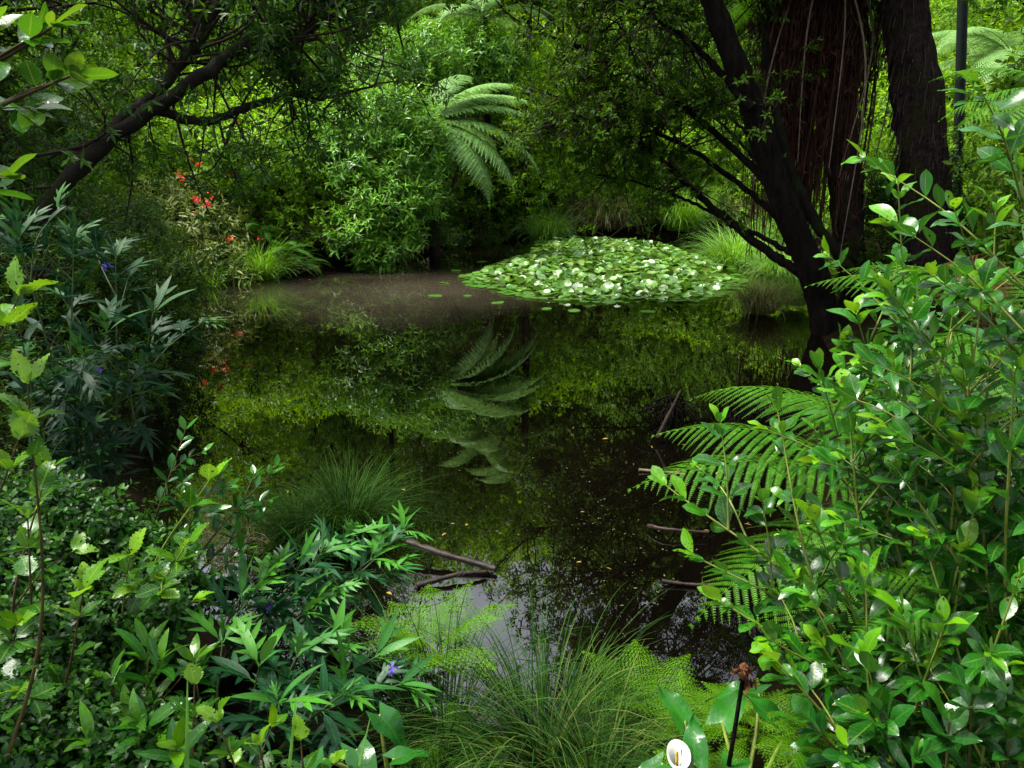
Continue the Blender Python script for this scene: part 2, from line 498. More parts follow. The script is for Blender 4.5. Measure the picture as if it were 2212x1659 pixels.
M['bark_moss'] = rough_mat('bark_moss', (.004, .003, .002), (.014, .011, .006), 8, .9, .9, dist=.04, moss=(.014, .02, .003))
M['bark_fern'] = rough_mat('fern_trunk', (.005, .003, .003), (.06, .036, .034), 11, .95, 1.0, dist=.12, moss=(.03, .03, .008))
M['twig'] = rough_mat('twig', (.010, .007, .004), (.035, .025, .015), 14, .85, .5, dist=.01)
M['twig_pale'] = rough_mat('pale_twig', (.09, .07, .045), (.20, .16, .11), 12, .85, .4, dist=.01)
M['log'] = rough_mat('log', (.006, .003, .002), (.03, .015, .010), 7, .6, .7, stretch=(1, 1, 1), dist=.02, spec=.4)
M['stem_green'] = rough_mat('green_stem', (.10, .16, .012), (.24, .30, .05), 10, .5, .1, spec=.4)
M['stem_mid'] = rough_mat('mid_green_stem', (.02, .045, .008), (.05, .09, .02), 10, .6, .1, spec=.3)
M['stem_brown'] = rough_mat('brown_stem', (.03, .02, .008), (.09, .07, .02), 12, .7, .3)
M['skirt_pale'] = rough_mat('dry_stalk', (.10, .07, .05), (.24, .18, .13), 8, .85, .4)
M['pole'] = rough_mat('pole_paint', (.004, .009, .007), (.008, .016, .012), 5, .6, .1, spec=.2)
M['soil'] = rough_mat('soil', (.003, .0025, .001), (.010, .007, .003), 5, .95, 1.0, c2=(.004, .003, .0012), dist=.06, spec=.03)
M['spathe'] = leaf_mat('spathe', [(.75, .74, .62), (.85, .85, .78)], .4, .3, 1.0, .4)
M['spadix'] = rough_mat('spadix', (.6, .38, .02), (.8, .55, .04), 60, .6, .4)
M['purple'] = leaf_mat('purple_petal', [(.12, .06, .45), (.25, .15, .70)], .5, .3, 1.2, .3)
M['orange'] = leaf_mat('orange_petal', [(.75, .04, .010), (.95, .13, .02)], .45, .35, 1.2, .3)
M['scum'] = leaf_mat('scum', [(.012, .010, .005), (.04, .034, .016), (.12, .10, .05)], .7, .1, 1.0, .2)
M['seedhead'] = rough_mat('seedhead', (.05, .02, .008), (.20, .08, .025), 40, .9, .9)
M['yellowleaf'] = leaf_mat('yellow_leaf', [(.45, .30, .03), (.62, .48, .06)], .4, .3, 1.2, .4)

# water
m, n, l = new_mat('pond_water')
out = n.new('ShaderNodeOutputMaterial')
bs = n.new('ShaderNodeBsdfPrincipled')
tc = n.new('ShaderNodeTexCoord')
no = n.new('ShaderNodeTexNoise'); no.inputs['Scale'].default_value = .45; no.inputs['Detail'].default_value = 4
l.new(tc.outputs['Object'], no.inputs['Vector'])
rp = n.new('ShaderNodeValToRGB')
rp.color_ramp.elements[0].position = .3; rp.color_ramp.elements[0].color = (.0008, .0006, .0003, 1)
rp.color_ramp.elements[1].position = .75; rp.color_ramp.elements[1].color = (.003, .0022, .0012, 1)
l.new(no.outputs['Fac'], rp.inputs[0])
# a drift of suspended silt off the left bank
ms_ = n.new('ShaderNodeMapping'); ms_.inputs['Location'].default_value = (.60, -3.6, 0); ms_.inputs['Scale'].default_value = (.26, .24, .2)
l.new(tc.outputs['Object'], ms_.inputs[0])
gr = n.new('ShaderNodeTexGradient'); gr.gradient_type = 'SPHERICAL'; l.new(ms_.outputs[0], gr.inputs[0])
gm = n.new('ShaderNodeMath'); gm.operation = 'MULTIPLY'; l.new(gr.outputs['Fac'], gm.inputs[0]); l.new(no.outputs['Fac'], gm.inputs[1])
g2 = n.new('ShaderNodeMapRange'); g2.inputs[1].default_value = .05; g2.inputs[2].default_value = .45; l.new(gm.outputs[0], g2.inputs[0])
sm = n.new('ShaderNodeMix'); sm.data_type = 'RGBA'; l.new(g2.outputs[0], sm.inputs[0]); l.new(rp.outputs[0], sm.inputs[6]); sm.inputs[7].default_value = (.045, .037, .025, 1)
l.new(sm.outputs[2], bs.inputs['Base Color'])
bs.inputs['Roughness'].default_value = .01
bs.inputs['IOR'].default_value = 1.85
mp = n.new('ShaderNodeMapping'); mp.inputs['Scale'].default_value = (1, 2.2, 1)
l.new(tc.outputs['Object'], mp.inputs[0])
nb = n.new('ShaderNodeTexNoise'); nb.inputs['Scale'].default_value = 1.6; nb.inputs['Detail'].default_value = 2
l.new(mp.outputs[0], nb.inputs['Vector'])
bp = n.new('ShaderNodeBump'); bp.inputs['Strength'].default_value = .02; bp.inputs['Distance'].default_value = .02
l.new(nb.outputs['Fac'], bp.inputs['Height']); l.new(bp.outputs[0], bs.inputs['Normal'])
l.new(bs.outputs[0], out.inputs['Surface'])
M['water'] = m

# ------------------------------------------------------------------ terrain and water
POND = np.array([(-.7, 3.2), (.2, 2.95), (1.1, 3.2), (1.7, 4.4), (2.5, 6.6), (3.9, 9.2), (4.4, 11.2), (5.2, 13), (6.6, 16), (8.4, 19),
                 (7.8, 23), (4, 24.3), (1, 24.8), (-1.4, 24), (-2.0, 20.5), (-3.2, 18), (-4.8, 17.2), (-6.2, 16.4), (-5.7, 13),
                 (-4.0, 9), (-3.0, 6), (-2.0, 4.2)])

def pond_sd(p):
    """signed distance to the pond outline, positive on land"""
    p = np.asarray(p, float)[..., :2]
    a, b = POND, np.roll(POND, -1, 0)
    d2 = np.full(p.shape[:-1], 1e9)
    ins = np.zeros(p.shape[:-1], bool)
    for (x0, y0), (x1, y1) in zip(a, b):
        e = np.array((x1 - x0, y1 - y0))
        w = p - np.array((x0, y0))
        t = np.clip((w @ e) / (e @ e), 0, 1)
        q = w - t[..., None] * e
        d2 = np.minimum(d2, (q ** 2).sum(-1))
        c = (y0 > p[..., 1]) != (y1 > p[..., 1])
        xi = x0 + (p[..., 1] - y0) * (x1 - x0) / (y1 - y0 if y1 != y0 else 1e-9)
        ins ^= c & (p[..., 0] < xi)
    d = np.sqrt(d2)
    return np.where(ins, -d, d)

def terr(x, y):
    x = np.asarray(x, float); y = np.asarray(y, float)
    d = pond_sd(np.stack(np.broadcast_arrays(x, y), -1))
    dl = np.maximum(d, 0)
    z = np.where(d > 0, .30 * (1 - np.exp(-dl / .5)) + .06 * np.minimum(dl, 6), np.maximum(-.8, d * .55))
    bump = .06 * np.sin(x * 1.7 + y * .9) * np.sin(y * 1.3 - x * .6) + .03 * np.sin(x * 4.1) * np.sin(y * 3.7)
    z = z + bump * np.clip(dl, 0, 1)
    z = z + np.maximum(0, y - 29) * .16 + np.maximum(0, np.abs(x) - 10) * .12 * (dl > 0)
    return z

def tz(x, y):
    return float(terr(x, y))

gx = np.concatenate((np.linspace(-70, -13, 20), np.linspace(-12, 12, 150), np.linspace(13, 70, 20)))
gy = np.concatenate((np.linspace(-25, -1, 14), np.linspace(0, 30, 180), np.linspace(31, 110, 30)))
X, Y = np.meshgrid(gx, gy)
Z = terr(X, Y)
nx, ny = len(gx), len(gy)
i = (np.arange(ny - 1)[:, None] * nx + np.arange(nx - 1)[None])
mb = MB()
mb.add(np.stack((X, Y, Z), -1), f4=np.stack((i, i + 1, i + nx + 1, i + nx), -1))
tag(mb.build('ground', M['soil']), kind='structure')
mb = MB()
mb.add([(-14, 1.5, 0), (14, 1.5, 0), (14, 28, 0), (-14, 28, 0)], f4=[(0, 1, 2, 3)])
tag(mb.build('water', M['water']), kind='structure')

# ------------------------------------------------------------------ plant builders
def pick(tpls, N, rng):
    return rng.integers(0, len(tpls), N)

def place_mix(mb, tpls, pos, d, n, s, age, rng, ws=1.0):
    k = pick(tpls, len(pos), rng)
    s = np.broadcast_to(s, (len(pos),)); age = np.broadcast_to(age, (len(pos),))
    for i in range(len(tpls)):
        q = k == i
        if q.any():
            mb.place(tpls[i], pos[q], d[q], n[q], s[q], age[q], ws)

def sprays(mb, cen, axis, per, leaf, tpls, rng, spread=.9, age=(.15, .9), stem=1.0, flat=.6):
    """rosettes of leaves round the points cen"""
    N = len(cen)
    c = np.repeat(cen, per, 0)
    ax = nrm(np.repeat(axis, per, 0))
    j = np.tile(np.arange(per), N)
    ph = j * 2.39996 + np.repeat(rng.uniform(0, 6.28, N), per) + rng.normal(0, .25, N * per)
    ref = np.where(np.abs(ax[:, 2:3]) < .9, UP, np.array((1., 0, 0)))
    x = nrm(np.cross(ax, ref)); y = np.cross(ax, x)
    rad = np.cos(ph)[:, None] * x + np.sin(ph)[:, None] * y
    t = j / max(1, per - 1)
    open_ = spread * (1.35 - .75 * t) + rng.normal(0, .2, N * per)
    d = ax * np.cos(open_)[:, None] + rad * np.sin(open_)[:, None]
    d[:, 2] -= .18
    pos = c + ax * ((t - .6) * stem * leaf)[:, None] + rng.normal(0, leaf * .06, (N * per, 3))
    nn = ax * .8 + UP * flat - rad * .25 + rng.normal(0, .3, (N * per, 3))
    s = leaf * rng.uniform(.65, 1.2, N * per) * (1.1 - .3 * t)
    ag = np.clip(age[0] + (age[1] - age[0]) * (.55 * t + .45 * np.repeat(rng.uniform(0, 1, N), per)) + rng.normal(0, .1, N * per), 0, 1)
    place_mix(mb, tpls, pos, d, nn, s, ag, rng)

def lobe_points(rng, lobes, n, inner=.45):
    """points and outward axes spread through a set of ellipsoid lobes (centre, radii)"""
    c = np.array([l[0] for l in lobes], float)
    r = np.array([l[1] for l in lobes], float)
    w = (r[:, 0] * r[:, 1] * r[:, 2]) ** .7
    k = rng.choice(len(lobes), n, p=w / w.sum())
    d = nrm(rng.normal(size=(n, 3)))
    rr = inner + (1 - inner) * rng.uniform(0, 1, n) ** .45
    wob = 1 + .16 * np.sin(d[:, 0] * 7 + k * 2.1) * np.sin(d[:, 1] * 6 + k) + .1 * rng.normal(size=n)
    p = c[k] + d * r[k] * (rr * wob)[:, None]
    ax = nrm(d * .8 + UP * .45 + rng.normal(0, .35, (n, 3)))
    return p, ax

def random_lobes(rng, n, H, Rr, z0, size):
    L = []
    for i in range(n):
        a = rng.uniform(0, 6.28); q = rng.uniform(.15, 1) ** .6
        zf = rng.uniform(0, 1)
        rad = Rr * q * math.sqrt(max(.12, 1 - (zf * .85) ** 2))
        s = size * rng.uniform(.75, 1.25)
        L.append(((math.cos(a) * rad, math.sin(a) * rad, z0 + zf * (H - z0 - s * .6)), (s, s, s * rng.uniform(.6, .9))))
    return L

def tree_meshes(seed, H, Rr, z0, nlobe, lobe, nclump, per, leaf, tpls, trunk_r, mat_leaf, mat_bark, lean=0.0):
    """trunk mesh with limbs and a crown mesh of leaf sprays, standing at the origin"""
    rng = rng_(seed)
    L = random_lobes(rng, nlobe, H, Rr, z0, lobe)
    tr = MB()
    top = np.array((lean * H + rng.normal(0, .2), rng.normal(0, .2), H * .72))
    path = smooth([(0, 0, -.3), (lean * H * .2 + rng.normal(0, .12), rng.normal(0, .12), H * .25), (lean * H * .6, rng.normal(0, .2), H * .5), top], 18)
    tr.tube(path, np.linspace(trunk_r, trunk_r * .25, 18), 8, wob=.05, rng=rng)
    for c, r in L:
        c = np.array(c)
        z = max(H * .12, c[2] - .35 * np.hypot(c[0], c[1]) - rng.uniform(.3, 1))
        k = int(np.clip(np.searchsorted(path[:, 2], z), 2, 16))
        s = path[k]
        mid = s * .45 + c * .55 + np.array((0, 0, -.15 * lobe)) + rng.normal(0, .15, 3)
        tr.tube(smooth([s, mid, c + np.array((0, 0, r[2] * .3))], 9), np.linspace(trunk_r * .33, .012, 9), 5)
        for _ in range(4):
            e = c + nrm(rng.normal(size=3) + UP * .3) * np.array(r) * .85
            tr.tube(smooth([c * .7 + mid * .3, c * .5 + e * .5 + rng.normal(0, .08, 3), e], 6), np.linspace(.022, .005, 6), 4)
    cr = MB()
    p, ax = lobe_points(rng, L, nclump)
    sprays(cr, p, ax, per, leaf, tpls, rng)
    return tr.mesh('trunk', mat_bark), cr.mesh('crown', mat_leaf)

def frond_mesh(seed, L, pairs, pl, spacing, e0, droop, mat, stalk=.12, tip=1.0, sag=.25, wid=.5, age=(.2, .8), rach=.006, teeth=0, rag=0.0, stem_age=.9, flatv=0.0):
    """a twice-divided fern frond growing from the origin along +Y, rising at e0 and arching down"""
    rng = rng_(seed)
    n = 40
    s = np.linspace(0, 1, n)
    el = e0 - droop * s ** 1.25
    side = np.cumsum(rng.normal(0, .015, n))
    d = np.column_stack((np.sin(side) * np.cos(el), np.cos(side) * np.cos(el), np.sin(el)))
    p = np.vstack((np.zeros(3), np.cumsum(d[:-1] * L / (n - 1), 0)))
    mb = MB()
    mb.tube(p[::2], np.linspace(rach, rach * .25, 20), 4, age=stem_age)
    pos, dr, nn, sz, ag = [], [], [], [], []
    xs = np.array((1., 0, 0))
    for k in range(pairs):
        t = stalk + (1 - stalk) * (k + .5) / pairs
        f = t * (n - 1); i0 = min(int(f), n - 2); q = f - i0
        b = p[i0] * (1 - q) + p[i0 + 1] * q
        tan = d[i0]
        up = nrm(np.cross(xs, tan))
        u = (t - stalk) / (1 - stalk)
        prof = (math.sin(math.pi * min(1, (u * .80 + .20))) ** .75) * (1 - u ** 5) if tip else 1
        plen = pl * max(.06, prof) * rng.uniform(.93, 1.05)
        if rag and rng.uniform() < rag:
            continue
        for sgn in (-1, 1):
            pd = nrm(xs * sgn * 1.0 + tan * (.32 + .35 * u + rng.normal(0, .03)) + up * (flatv + rng.normal(0, .03)) - UP * .05)
            m = max(3, int(plen / spacing))
            r = (np.arange(m) + .6) / m
            line = b + pd * (r * plen)[:, None] - UP * (sag * plen * r ** 2)[:, None]
            pdir = nrm(pd - UP * (2 * sag * r)[:, None])
            nr = nrm(np.cross(np.cross(pdir, up), pdir) + 1e-6)
            fw = nrm(np.cross(nr, pdir)) * sgn
            w = plen * 0 + spacing * 2.2 * wid / .5 * (1 - r ** 2.2 * .85) * (.55 + .45 * prof)
            mb.tube(np.vstack((b, line[::max(1, m // 4)], line[-1])), rach * .3, 3, age=stem_age)
            for s2 in (-1, 1):
                pos.append(line); dr.append(fw * s2 + pdir * .45 - UP * .12)
                nn.append(nr); sz.append(w)
                ag.append(np.clip(age[0] + (age[1] - age[0]) * (.5 * u + .5 * rng.uniform()) + rng.normal(0, .06, m), 0, 1))
    pos = np.vstack(pos); dr = np.vstack(dr); nn = np.vstack(nn); sz = np.concatenate(sz); ag = np.concatenate(ag)
    if teeth:      # each pinnule divided again into small lobes
        P2, D2, N2, S2, A2 = [], [], [], [], []
        y = nrm(dr); x = nrm(np.cross(y, nn))
        for j in range(teeth):
            r = (j + .4) / teeth
            for s2 in (-1, 1):
                P2.append(pos + y * (sz * r)[:, None]); D2.append(x * s2 + y * .6); N2.append(nn)
                S2.append(sz * .55 * (1 - .75 * r)); A2.append(ag)
        P2.append(pos + y * (sz * .8)[:, None]); D2.append(y); N2.append(nn); S2.append(sz * .35); A2.append(ag)
        pos, dr, nn, sz, ag = map(np.concatenate, (P2, D2, N2, S2, A2))
    mb.place(T_PIN, pos, dr, nn + rng.normal(0, .12, nn.shape), sz, ag)
    return mb.mesh('frond', mat)

def blades_mb(seed, n, L, base_r, lean=(.1, 1.1), grav=1.5, width=.004, age=(.1, .9), seg=7, curl=.0):
    """a tussock of arching blades round the origin"""
    rng = rng_(seed)
    a = rng.uniform(0, 6.283, n)
    q = rng.uniform(0, 1, n) ** .6
    b = np.column_stack((np.cos(a) * q * base_r, np.sin(a) * q * base_r, np.full(n, -.03)))
    a2 = a + rng.normal(0, .5, n)
    le = lean[0] + (lean[1] - lean[0]) * q * rng.uniform(.3, 1.1, n)
    ln = L * rng.uniform(.5, 1.15, n)
    g = grav * rng.uniform(.5, 1.5, n)
    out_ = np.column_stack((np.cos(a2), np.sin(a2), np.zeros(n)))
    t = np.linspace(0, 1, seg + 1)
    p = b.copy(); rows = [p.copy()]
    for i in range(seg):
        th = le + g * t[i] ** 1.6
        dv = out_ * np.sin(th)[:, None] + UP * np.cos(th)[:, None]
        p = p + dv * (ln / seg)[:, None]
        rows.append(p.copy())
    P = np.stack(rows, 1)                       # n, seg+1, 3
    sd_ = np.column_stack((-np.sin(a2 + rng.normal(0, .6, n)), np.cos(a2), np.zeros(n)))
    sd_ = nrm(sd_)
    w = width * rng.uniform(.6, 1.3, n)[:, None] * (1 - t[None] ** 2.5 * .93)
    l_ = P - sd_[:, None] * w[..., None]; r_ = P + sd_[:, None] * w[..., None]
    v = np.stack((l_, r_), 2).reshape(n, -1, 3)
    m = v.shape[1]
    f = np.array([(2 * i, 2 * i + 1, 2 * i + 3, 2 * i + 2) for i in range(seg)])
    ag = np.clip(age[0] + (age[1] - age[0]) * rng.uniform(0, 1, n) ** 1.4, 0, 1)
    A = np.zeros((n, m, 3)); A[:, :, 2] = ag[:, None]; A[:, :, 1] = np.repeat(t, 2)[None]
    mb = MB()
    mb.add(v.reshape(-1, 3), f4=(f[None] + (np.arange(n) * m)[:, None, None]).reshape(-1, 4), a=A.reshape(-1, 3))
    return mb

def shoot(wood, lf, base, tip, rng, leaf, tpls, r=.008, node=.07, side=.5, depth=1, bow=.25, opp=True, leaf_from=.25, twig_age=.0,
          young=.3, droop=.1, tip_n=4, spread=.95, flat=.9, whorl=None):
    """one leafy stem from base to tip; wood is an MB, lf an MB for leaves"""
    base = np.asarray(base, float); tip = np.asarray(tip, float)
    L = np.linalg.norm(tip - base)
    hor = (tip - base) * np.array((1, 1, 0))
    mid = base * .5 + tip * .5 + UP * bow * np.linalg.norm(hor) * .5 + rng.normal(0, .03 * L, 3)
    q = smooth([base, mid, tip], max(8, int(L / .05)))
    rr = np.linspace(r, r * .28, len(q))
    wood.tube(q, rr, 6, age=.5)
    tg = nrm(np.gradient(q, axis=0))
    cum = np.concatenate(((0,), np.cumsum(np.linalg.norm(np.diff(q, axis=0), axis=1))))
    L = cum[-1]
    nn = max(2, int(L * (1 - leaf_from) / node))
    ph = rng.uniform(0, 6.28)
    P, D, N, S, A = [], [], [], [], []
    for k in range(nn + 1):
        u = leaf_from + (1 - leaf_from) * k / nn
        x = u * L
        i = min(int(np.searchsorted(cum, x)), len(q) - 1)
        c, t = q[i], tg[i]
        ref = UP if abs(t[2]) < .85 else np.array((1., 0, 0))
        ax = nrm(np.cross(t, ref)); ay = np.cross(ax, t)
        ph += (math.pi / 2 if opp else 2.4) + rng.normal(0, .15)
        cnt = 2 if opp else 1
        if k >= nn - 1:
            cnt = tip_n
        near = np.clip((u - (1 - young)) / max(young, 1e-3), 0, 1)
        for j in range(cnt):
            an = ph + j * 2 * math.pi / cnt
            rad = ax * math.cos(an) + ay * math.sin(an)
            if abs(rad @ UP) > .7 and abs(t[2]) < .6:
                rad = rad * .6 + ax * rng.choice((-1, 1)) * .8
            sp = spread * (1 - .45 * near) + rng.normal(0, .15)
            dd = nrm(t * math.cos(sp) + rad * math.sin(sp) - UP * droop * rng.uniform(0, 1.4) * (1 - near))
            P.append(c); D.append(dd); N.append(UP * flat + t * .35 + rng.normal(0, .28, 3))
            S.append(leaf * rng.uniform(.7, 1.15) * (1 - .45 * near * (j % 2 + .3)))
            A.append(np.clip(.05 + .75 * near ** 1.4 * rng.uniform(.6, 1.1) + rng.uniform(0, .3), 0, 1))
        if depth > 0 and k < nn - 1 and rng.uniform() < side:
            an = ph + rng.choice((0, math.pi)) + rng.normal(0, .3)
            rad = ax * math.cos(an) + ay * math.sin(an)
            dd = nrm(t * .65 + rad * .8 + UP * .25)
            ll = L * rng.uniform(.18, .42) * (1.15 - u * .6)
            shoot(wood, lf, c, c + dd * ll, rng, leaf * rng.uniform(.7, .95), tpls, r * .55, node * .8, side * .6, depth - 1, bow * .6, opp, .2, twig_age, young * 1.1, droop, tip_n, spread, flat)
    place_mix(lf, tpls, np.array(P), np.array(D), np.array(N), np.array(S), np.array(A), rng)

def shrub(name, label, cat, base, tips, seed, leaf, tpls, mleaf, mwood, group=None, **kw):
    """shrub > branch (each main stem) > foliage"""
    bx, by = base
    t = thing(name, label, cat, (bx, by, tz(bx, by)), group=group)
    o = np.array(t.location)
    rng = rng_(seed)
    for tip in tips:
        tp = np.array(at(*tip)) - o
        w, f = MB(), MB()
        b = np.array((rng.normal(0, .06), rng.normal(0, .06), -.05))
        shoot(w, f, b, tp, rng, leaf, tpls, **kw)
        br = w.build('branch', mwood, t)
        f.build('foliage', mleaf, br)
    return t

def fern(name, label, base, fr, meshes, group=None, z=None, cat='fern', sc=1.0):
    """fr: list of (azimuth degrees from +Y towards +X, tilt, scale, mesh index)"""
    bx, by = base
    t = thing(name, label, cat, (bx, by, tz(bx, by) if z is None else z), group=group)
    for az, tilt, s, k in fr:
        inst('frond', meshes[k], t, rot=(R(tilt), 0, -R(az)), sc=s * sc)
    return t

# ------------------------------------------------------------------ far forest (every tree a thing)
V_BROAD = [tree_meshes(11, 10, 3.6, 1.6, 13, 1.7, 3600, 7, .17, T_KITE, .20, M['far_bright'], M['bark']),
           tree_meshes(12, 10, 3.2, 1.2, 14, 1.5, 3800, 7, .15, T_KITE_N, .18, M['far_bright'], M['bark']),
           tree_meshes(13, 10, 3.9, 2.2, 12, 1.9, 4000, 6, .19, T_KITE, .24, M['far_bright'], M['bark'])]
V_BROAD.append(tree_meshes(14, 10, 3.4, 6.6, 13, 1.5, 1900, 6, .20, T_KITE, .24, M['far_bright'], M['bark']))  # high crown, shaped for the added shade trees out of view
V_BUSH = [tree_meshes(21, 3.2, 1.6, .5, 9, .85, 1500, 7, .12, T_KITE, .05, M['far_bright'], M['twig']),
          tree_meshes(22, 3.0, 1.8, .4, 9, .80, 1500, 8, .10, T_KITE_N, .05, M['far_bright'], M['twig'])]

def far_tree(name, label, x, y, k, sc, rz, m, group=None, bush=False):
    tm, cm = (V_BUSH if bush else V_BROAD)[k]
    t = thing(name, label, 'shrub' if bush else 'tree', (x, y, tz(x, y)), R(rz), group, sc)
    inst('trunk', tm, t)
    inst('crown', cm, t, m=m)
    return t

rg = rng_(5)
GR_F = 'tall trees of the wood behind the pond'
def gap(x, y, h):
    """keeps the opening of sky that the near water mirrors"""
    az = math.degrees(math.atan2(x, y))
    r_ = math.degrees(math.atan2(.28 * h, y))
    return -1.4 - r_ < az < 3.6 + r_ and (h + 2.5 + max(0, y - 29) * .16) / y > .56
rows = []
for y, x0, x1, st, h in ((28.6, -13, 15, 2.7, .38), (31.6, -15, 18, 2.9, .55), (35, -18, 20, 3.2, .8), (39, -20, 22, 3.8, 1.15), (44, -24, 26, 4.6, 1.6), (51, -28, 30, 5.5, 2.0)):
    for x in np.arange(x0, x1, st):
        rows.append((x + rg.normal(0, .6), y + rg.normal(0, .7), h))
for x, y, w_, h_, k in ((-4.4, 28.0, .78, 1.5, 0), (-7.4, 28.5, .85, 1.45, 1), (-10.4, 29, .9, 1.4, 2), (5.0, 28.2, .78, 1.5, 1), (8.0, 28.8, .85, 1.45, 2), (-6.4, 33, .95, 1.8, 1), (6.6, 33, .95, 1.75, 0)):
    far_tree('broadleaf_tree', 'leafy green tree standing in the wood behind the pond', x, y, k, (w_, w_, h_), 50 * x, M['far_bright' if k else 'far_mid'], GR_F)
for i, (x, y, h) in enumerate(rows):
    k = int(rg.integers(0, 3))
    sc = h * rg.uniform(.85, 1.15)
    az_ = math.degrees(math.atan2(x, y))
    if h >= .8 and -7 < az_ < 9:
        sc = (y * .55 - 3.1 - max(0, y - 29) * .16) / 10
    if gap(x, y, 10 * sc + 1):
        sc = max(.4, (y * .55 - 2.5 - .6 - max(0, y - 29) * .16) / 10)
    m_ = M[('far_bright', 'far_bright', 'far_mid')[int(rg.integers(0, 3))]]
    if h < .6:
        far_tree('leafy_bush', 'large green bush standing in tiers below the wood behind the pond', x, y, k % 2, h * 3.2 * rg.uniform(.85, 1.2), rg.uniform(0, 360), m_, 'large bushes below the wood behind the pond', True)
    else:
        far_tree('broadleaf_tree', 'leafy green tree standing in the wood behind the pond', x, y, k, sc, rg.uniform(0, 360), m_, GR_F)

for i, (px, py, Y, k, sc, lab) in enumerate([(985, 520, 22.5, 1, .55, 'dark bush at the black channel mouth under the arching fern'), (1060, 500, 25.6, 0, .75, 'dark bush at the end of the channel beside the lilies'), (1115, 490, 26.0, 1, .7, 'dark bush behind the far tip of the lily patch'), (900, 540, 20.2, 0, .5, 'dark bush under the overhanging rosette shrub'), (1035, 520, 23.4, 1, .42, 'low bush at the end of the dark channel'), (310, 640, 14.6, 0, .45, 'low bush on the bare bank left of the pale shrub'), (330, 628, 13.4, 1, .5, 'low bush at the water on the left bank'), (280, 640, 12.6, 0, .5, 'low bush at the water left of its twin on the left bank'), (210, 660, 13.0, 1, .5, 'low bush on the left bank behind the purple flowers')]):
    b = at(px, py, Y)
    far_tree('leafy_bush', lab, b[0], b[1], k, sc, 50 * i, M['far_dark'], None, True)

GR_L = 'trees on the left bank'
for x, y, k, sc, m_, lab in ((-10.2, 23.5, 0, .95, 'far_bright', 'bright green tree behind the pale leaved shrub on the left bank'),
                        (-11.5, 16.5, 1, 1.0, 'far_mid', 'green tree beyond the two mossy leaning limbs on the left'),
                        (-10.5, 11.0, 2, 1.0, 'far_dark', 'dark tree standing left of the leaning mossy trunk'),
                        (-12.5, 6.5, 0, 1.0, 'far_dark', 'dark tree at the left edge behind the lobed leaved plant'),
                        (-6.2, 28.5, 1, .95, 'far_bright', 'light green tree behind the rosette leaved shrubs'),
                        (-14.5, 23, 0, 1.2, 'far_mid', 'tall green tree far back on the left bank')):
    far_tree('broadleaf_tree', lab, x, y, k, sc, 40 * k + 10 * x, M[m_])
for x, y, k, sc, m_, lab in ((13.5, 22, 0, .9, 'far_bright', 'bright green tree behind the skirted tree fern'),
                        (13.5, 15.5, 1, .95, 'far_mid', 'green tree standing behind the dark green pole'),
                        (10.5, 11, 2, .85, 'far_mid', 'green tree at the right edge behind the fern fronds'),
                        (12, 6, 0, .9, 'far_mid', 'green tree beyond the glossy shrubs at the right edge'),
                        (10.6, 30, 1, .9, 'far_bright', 'yellow green tree behind the leaning trunk')):
    far_tree('broadleaf_tree', lab, x, y, k, sc, 50 * k + 10 * x, M[m_])

far_tree('broadleaf_tree', 'unseen shade tree added behind the viewpoint on the left', -7.6, .8, 3, 1.15, 30, M['far_mid'])  # trees added out of view to keep light off the front plants
far_tree('broadleaf_tree', 'unseen shade tree added behind the viewpoint on the right', 6.2, -2.6, 3, 1.1, 200, M['far_mid'])
far_tree('broadleaf_tree', 'unseen shade tree added farther back behind the viewpoint', .6, -4.2, 3, 1.15, 100, M['far_mid'])
GR_U = 'leafy bushes along the far bank'
for i, (x, y, k, sc, m_) in enumerate([(-1.5, 26.2, 0, 1.1, 'far_mid'), (1.0, 26.8, 1, 1.2, 'far_bright'), (3.5, 26.6, 0, 1.2, 'far_bright'), (6.2, 26.4, 1, 1.2, 'far_bright'), (9.0, 25.2, 0, 1.3, 'far_bright'),
                                       (10.4, 22.5, 1, 1.2, 'far_bright'), (11.5, 18.6, 0, 1.2, 'far_bright'), (9.6, 15.4, 1, 1.1, 'far_mid'), (8.6, 12.4, 0, 1.0, 'far_mid'), (7.4, 9.6, 1, .9, 'far_dark'), (6.6, 13.6, 0, .7, 'far_dark'),
                                       (12.5, 24, 1, 1.3, 'far_mid'), (-2.2, 27.4, 0, 1.9, 'far_bright'), (-.5, 27.2, 1, 1.7, 'far_bright'), (1.4, 27.6, 0, 1.9, 'far_bright'), (-4.2, 26.4, 1, 1.8, 'far_bright'), (-3.6, 24.4, 1, 1.2, 'far_mid')]):
    far_tree('leafy_bush', 'rounded green bush growing along the far bank', x, y, k, sc, 57 * i, M[m_], GR_U, True)
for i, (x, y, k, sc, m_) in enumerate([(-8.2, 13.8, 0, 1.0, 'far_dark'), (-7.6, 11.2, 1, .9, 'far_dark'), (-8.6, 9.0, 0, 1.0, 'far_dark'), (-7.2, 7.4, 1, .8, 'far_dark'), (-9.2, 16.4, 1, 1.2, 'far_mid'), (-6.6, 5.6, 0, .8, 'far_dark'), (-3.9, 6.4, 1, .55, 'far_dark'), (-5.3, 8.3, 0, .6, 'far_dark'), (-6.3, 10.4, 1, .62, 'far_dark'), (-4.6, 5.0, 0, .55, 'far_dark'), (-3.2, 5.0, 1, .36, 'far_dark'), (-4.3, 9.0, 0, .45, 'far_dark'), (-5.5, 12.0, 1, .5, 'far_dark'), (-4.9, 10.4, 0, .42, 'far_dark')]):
    far_tree('leafy_bush', 'dark bush in the shade of the left bank', x, y, k, sc, 77 * i, M[m_], 'shaded bushes on the left bank', True)

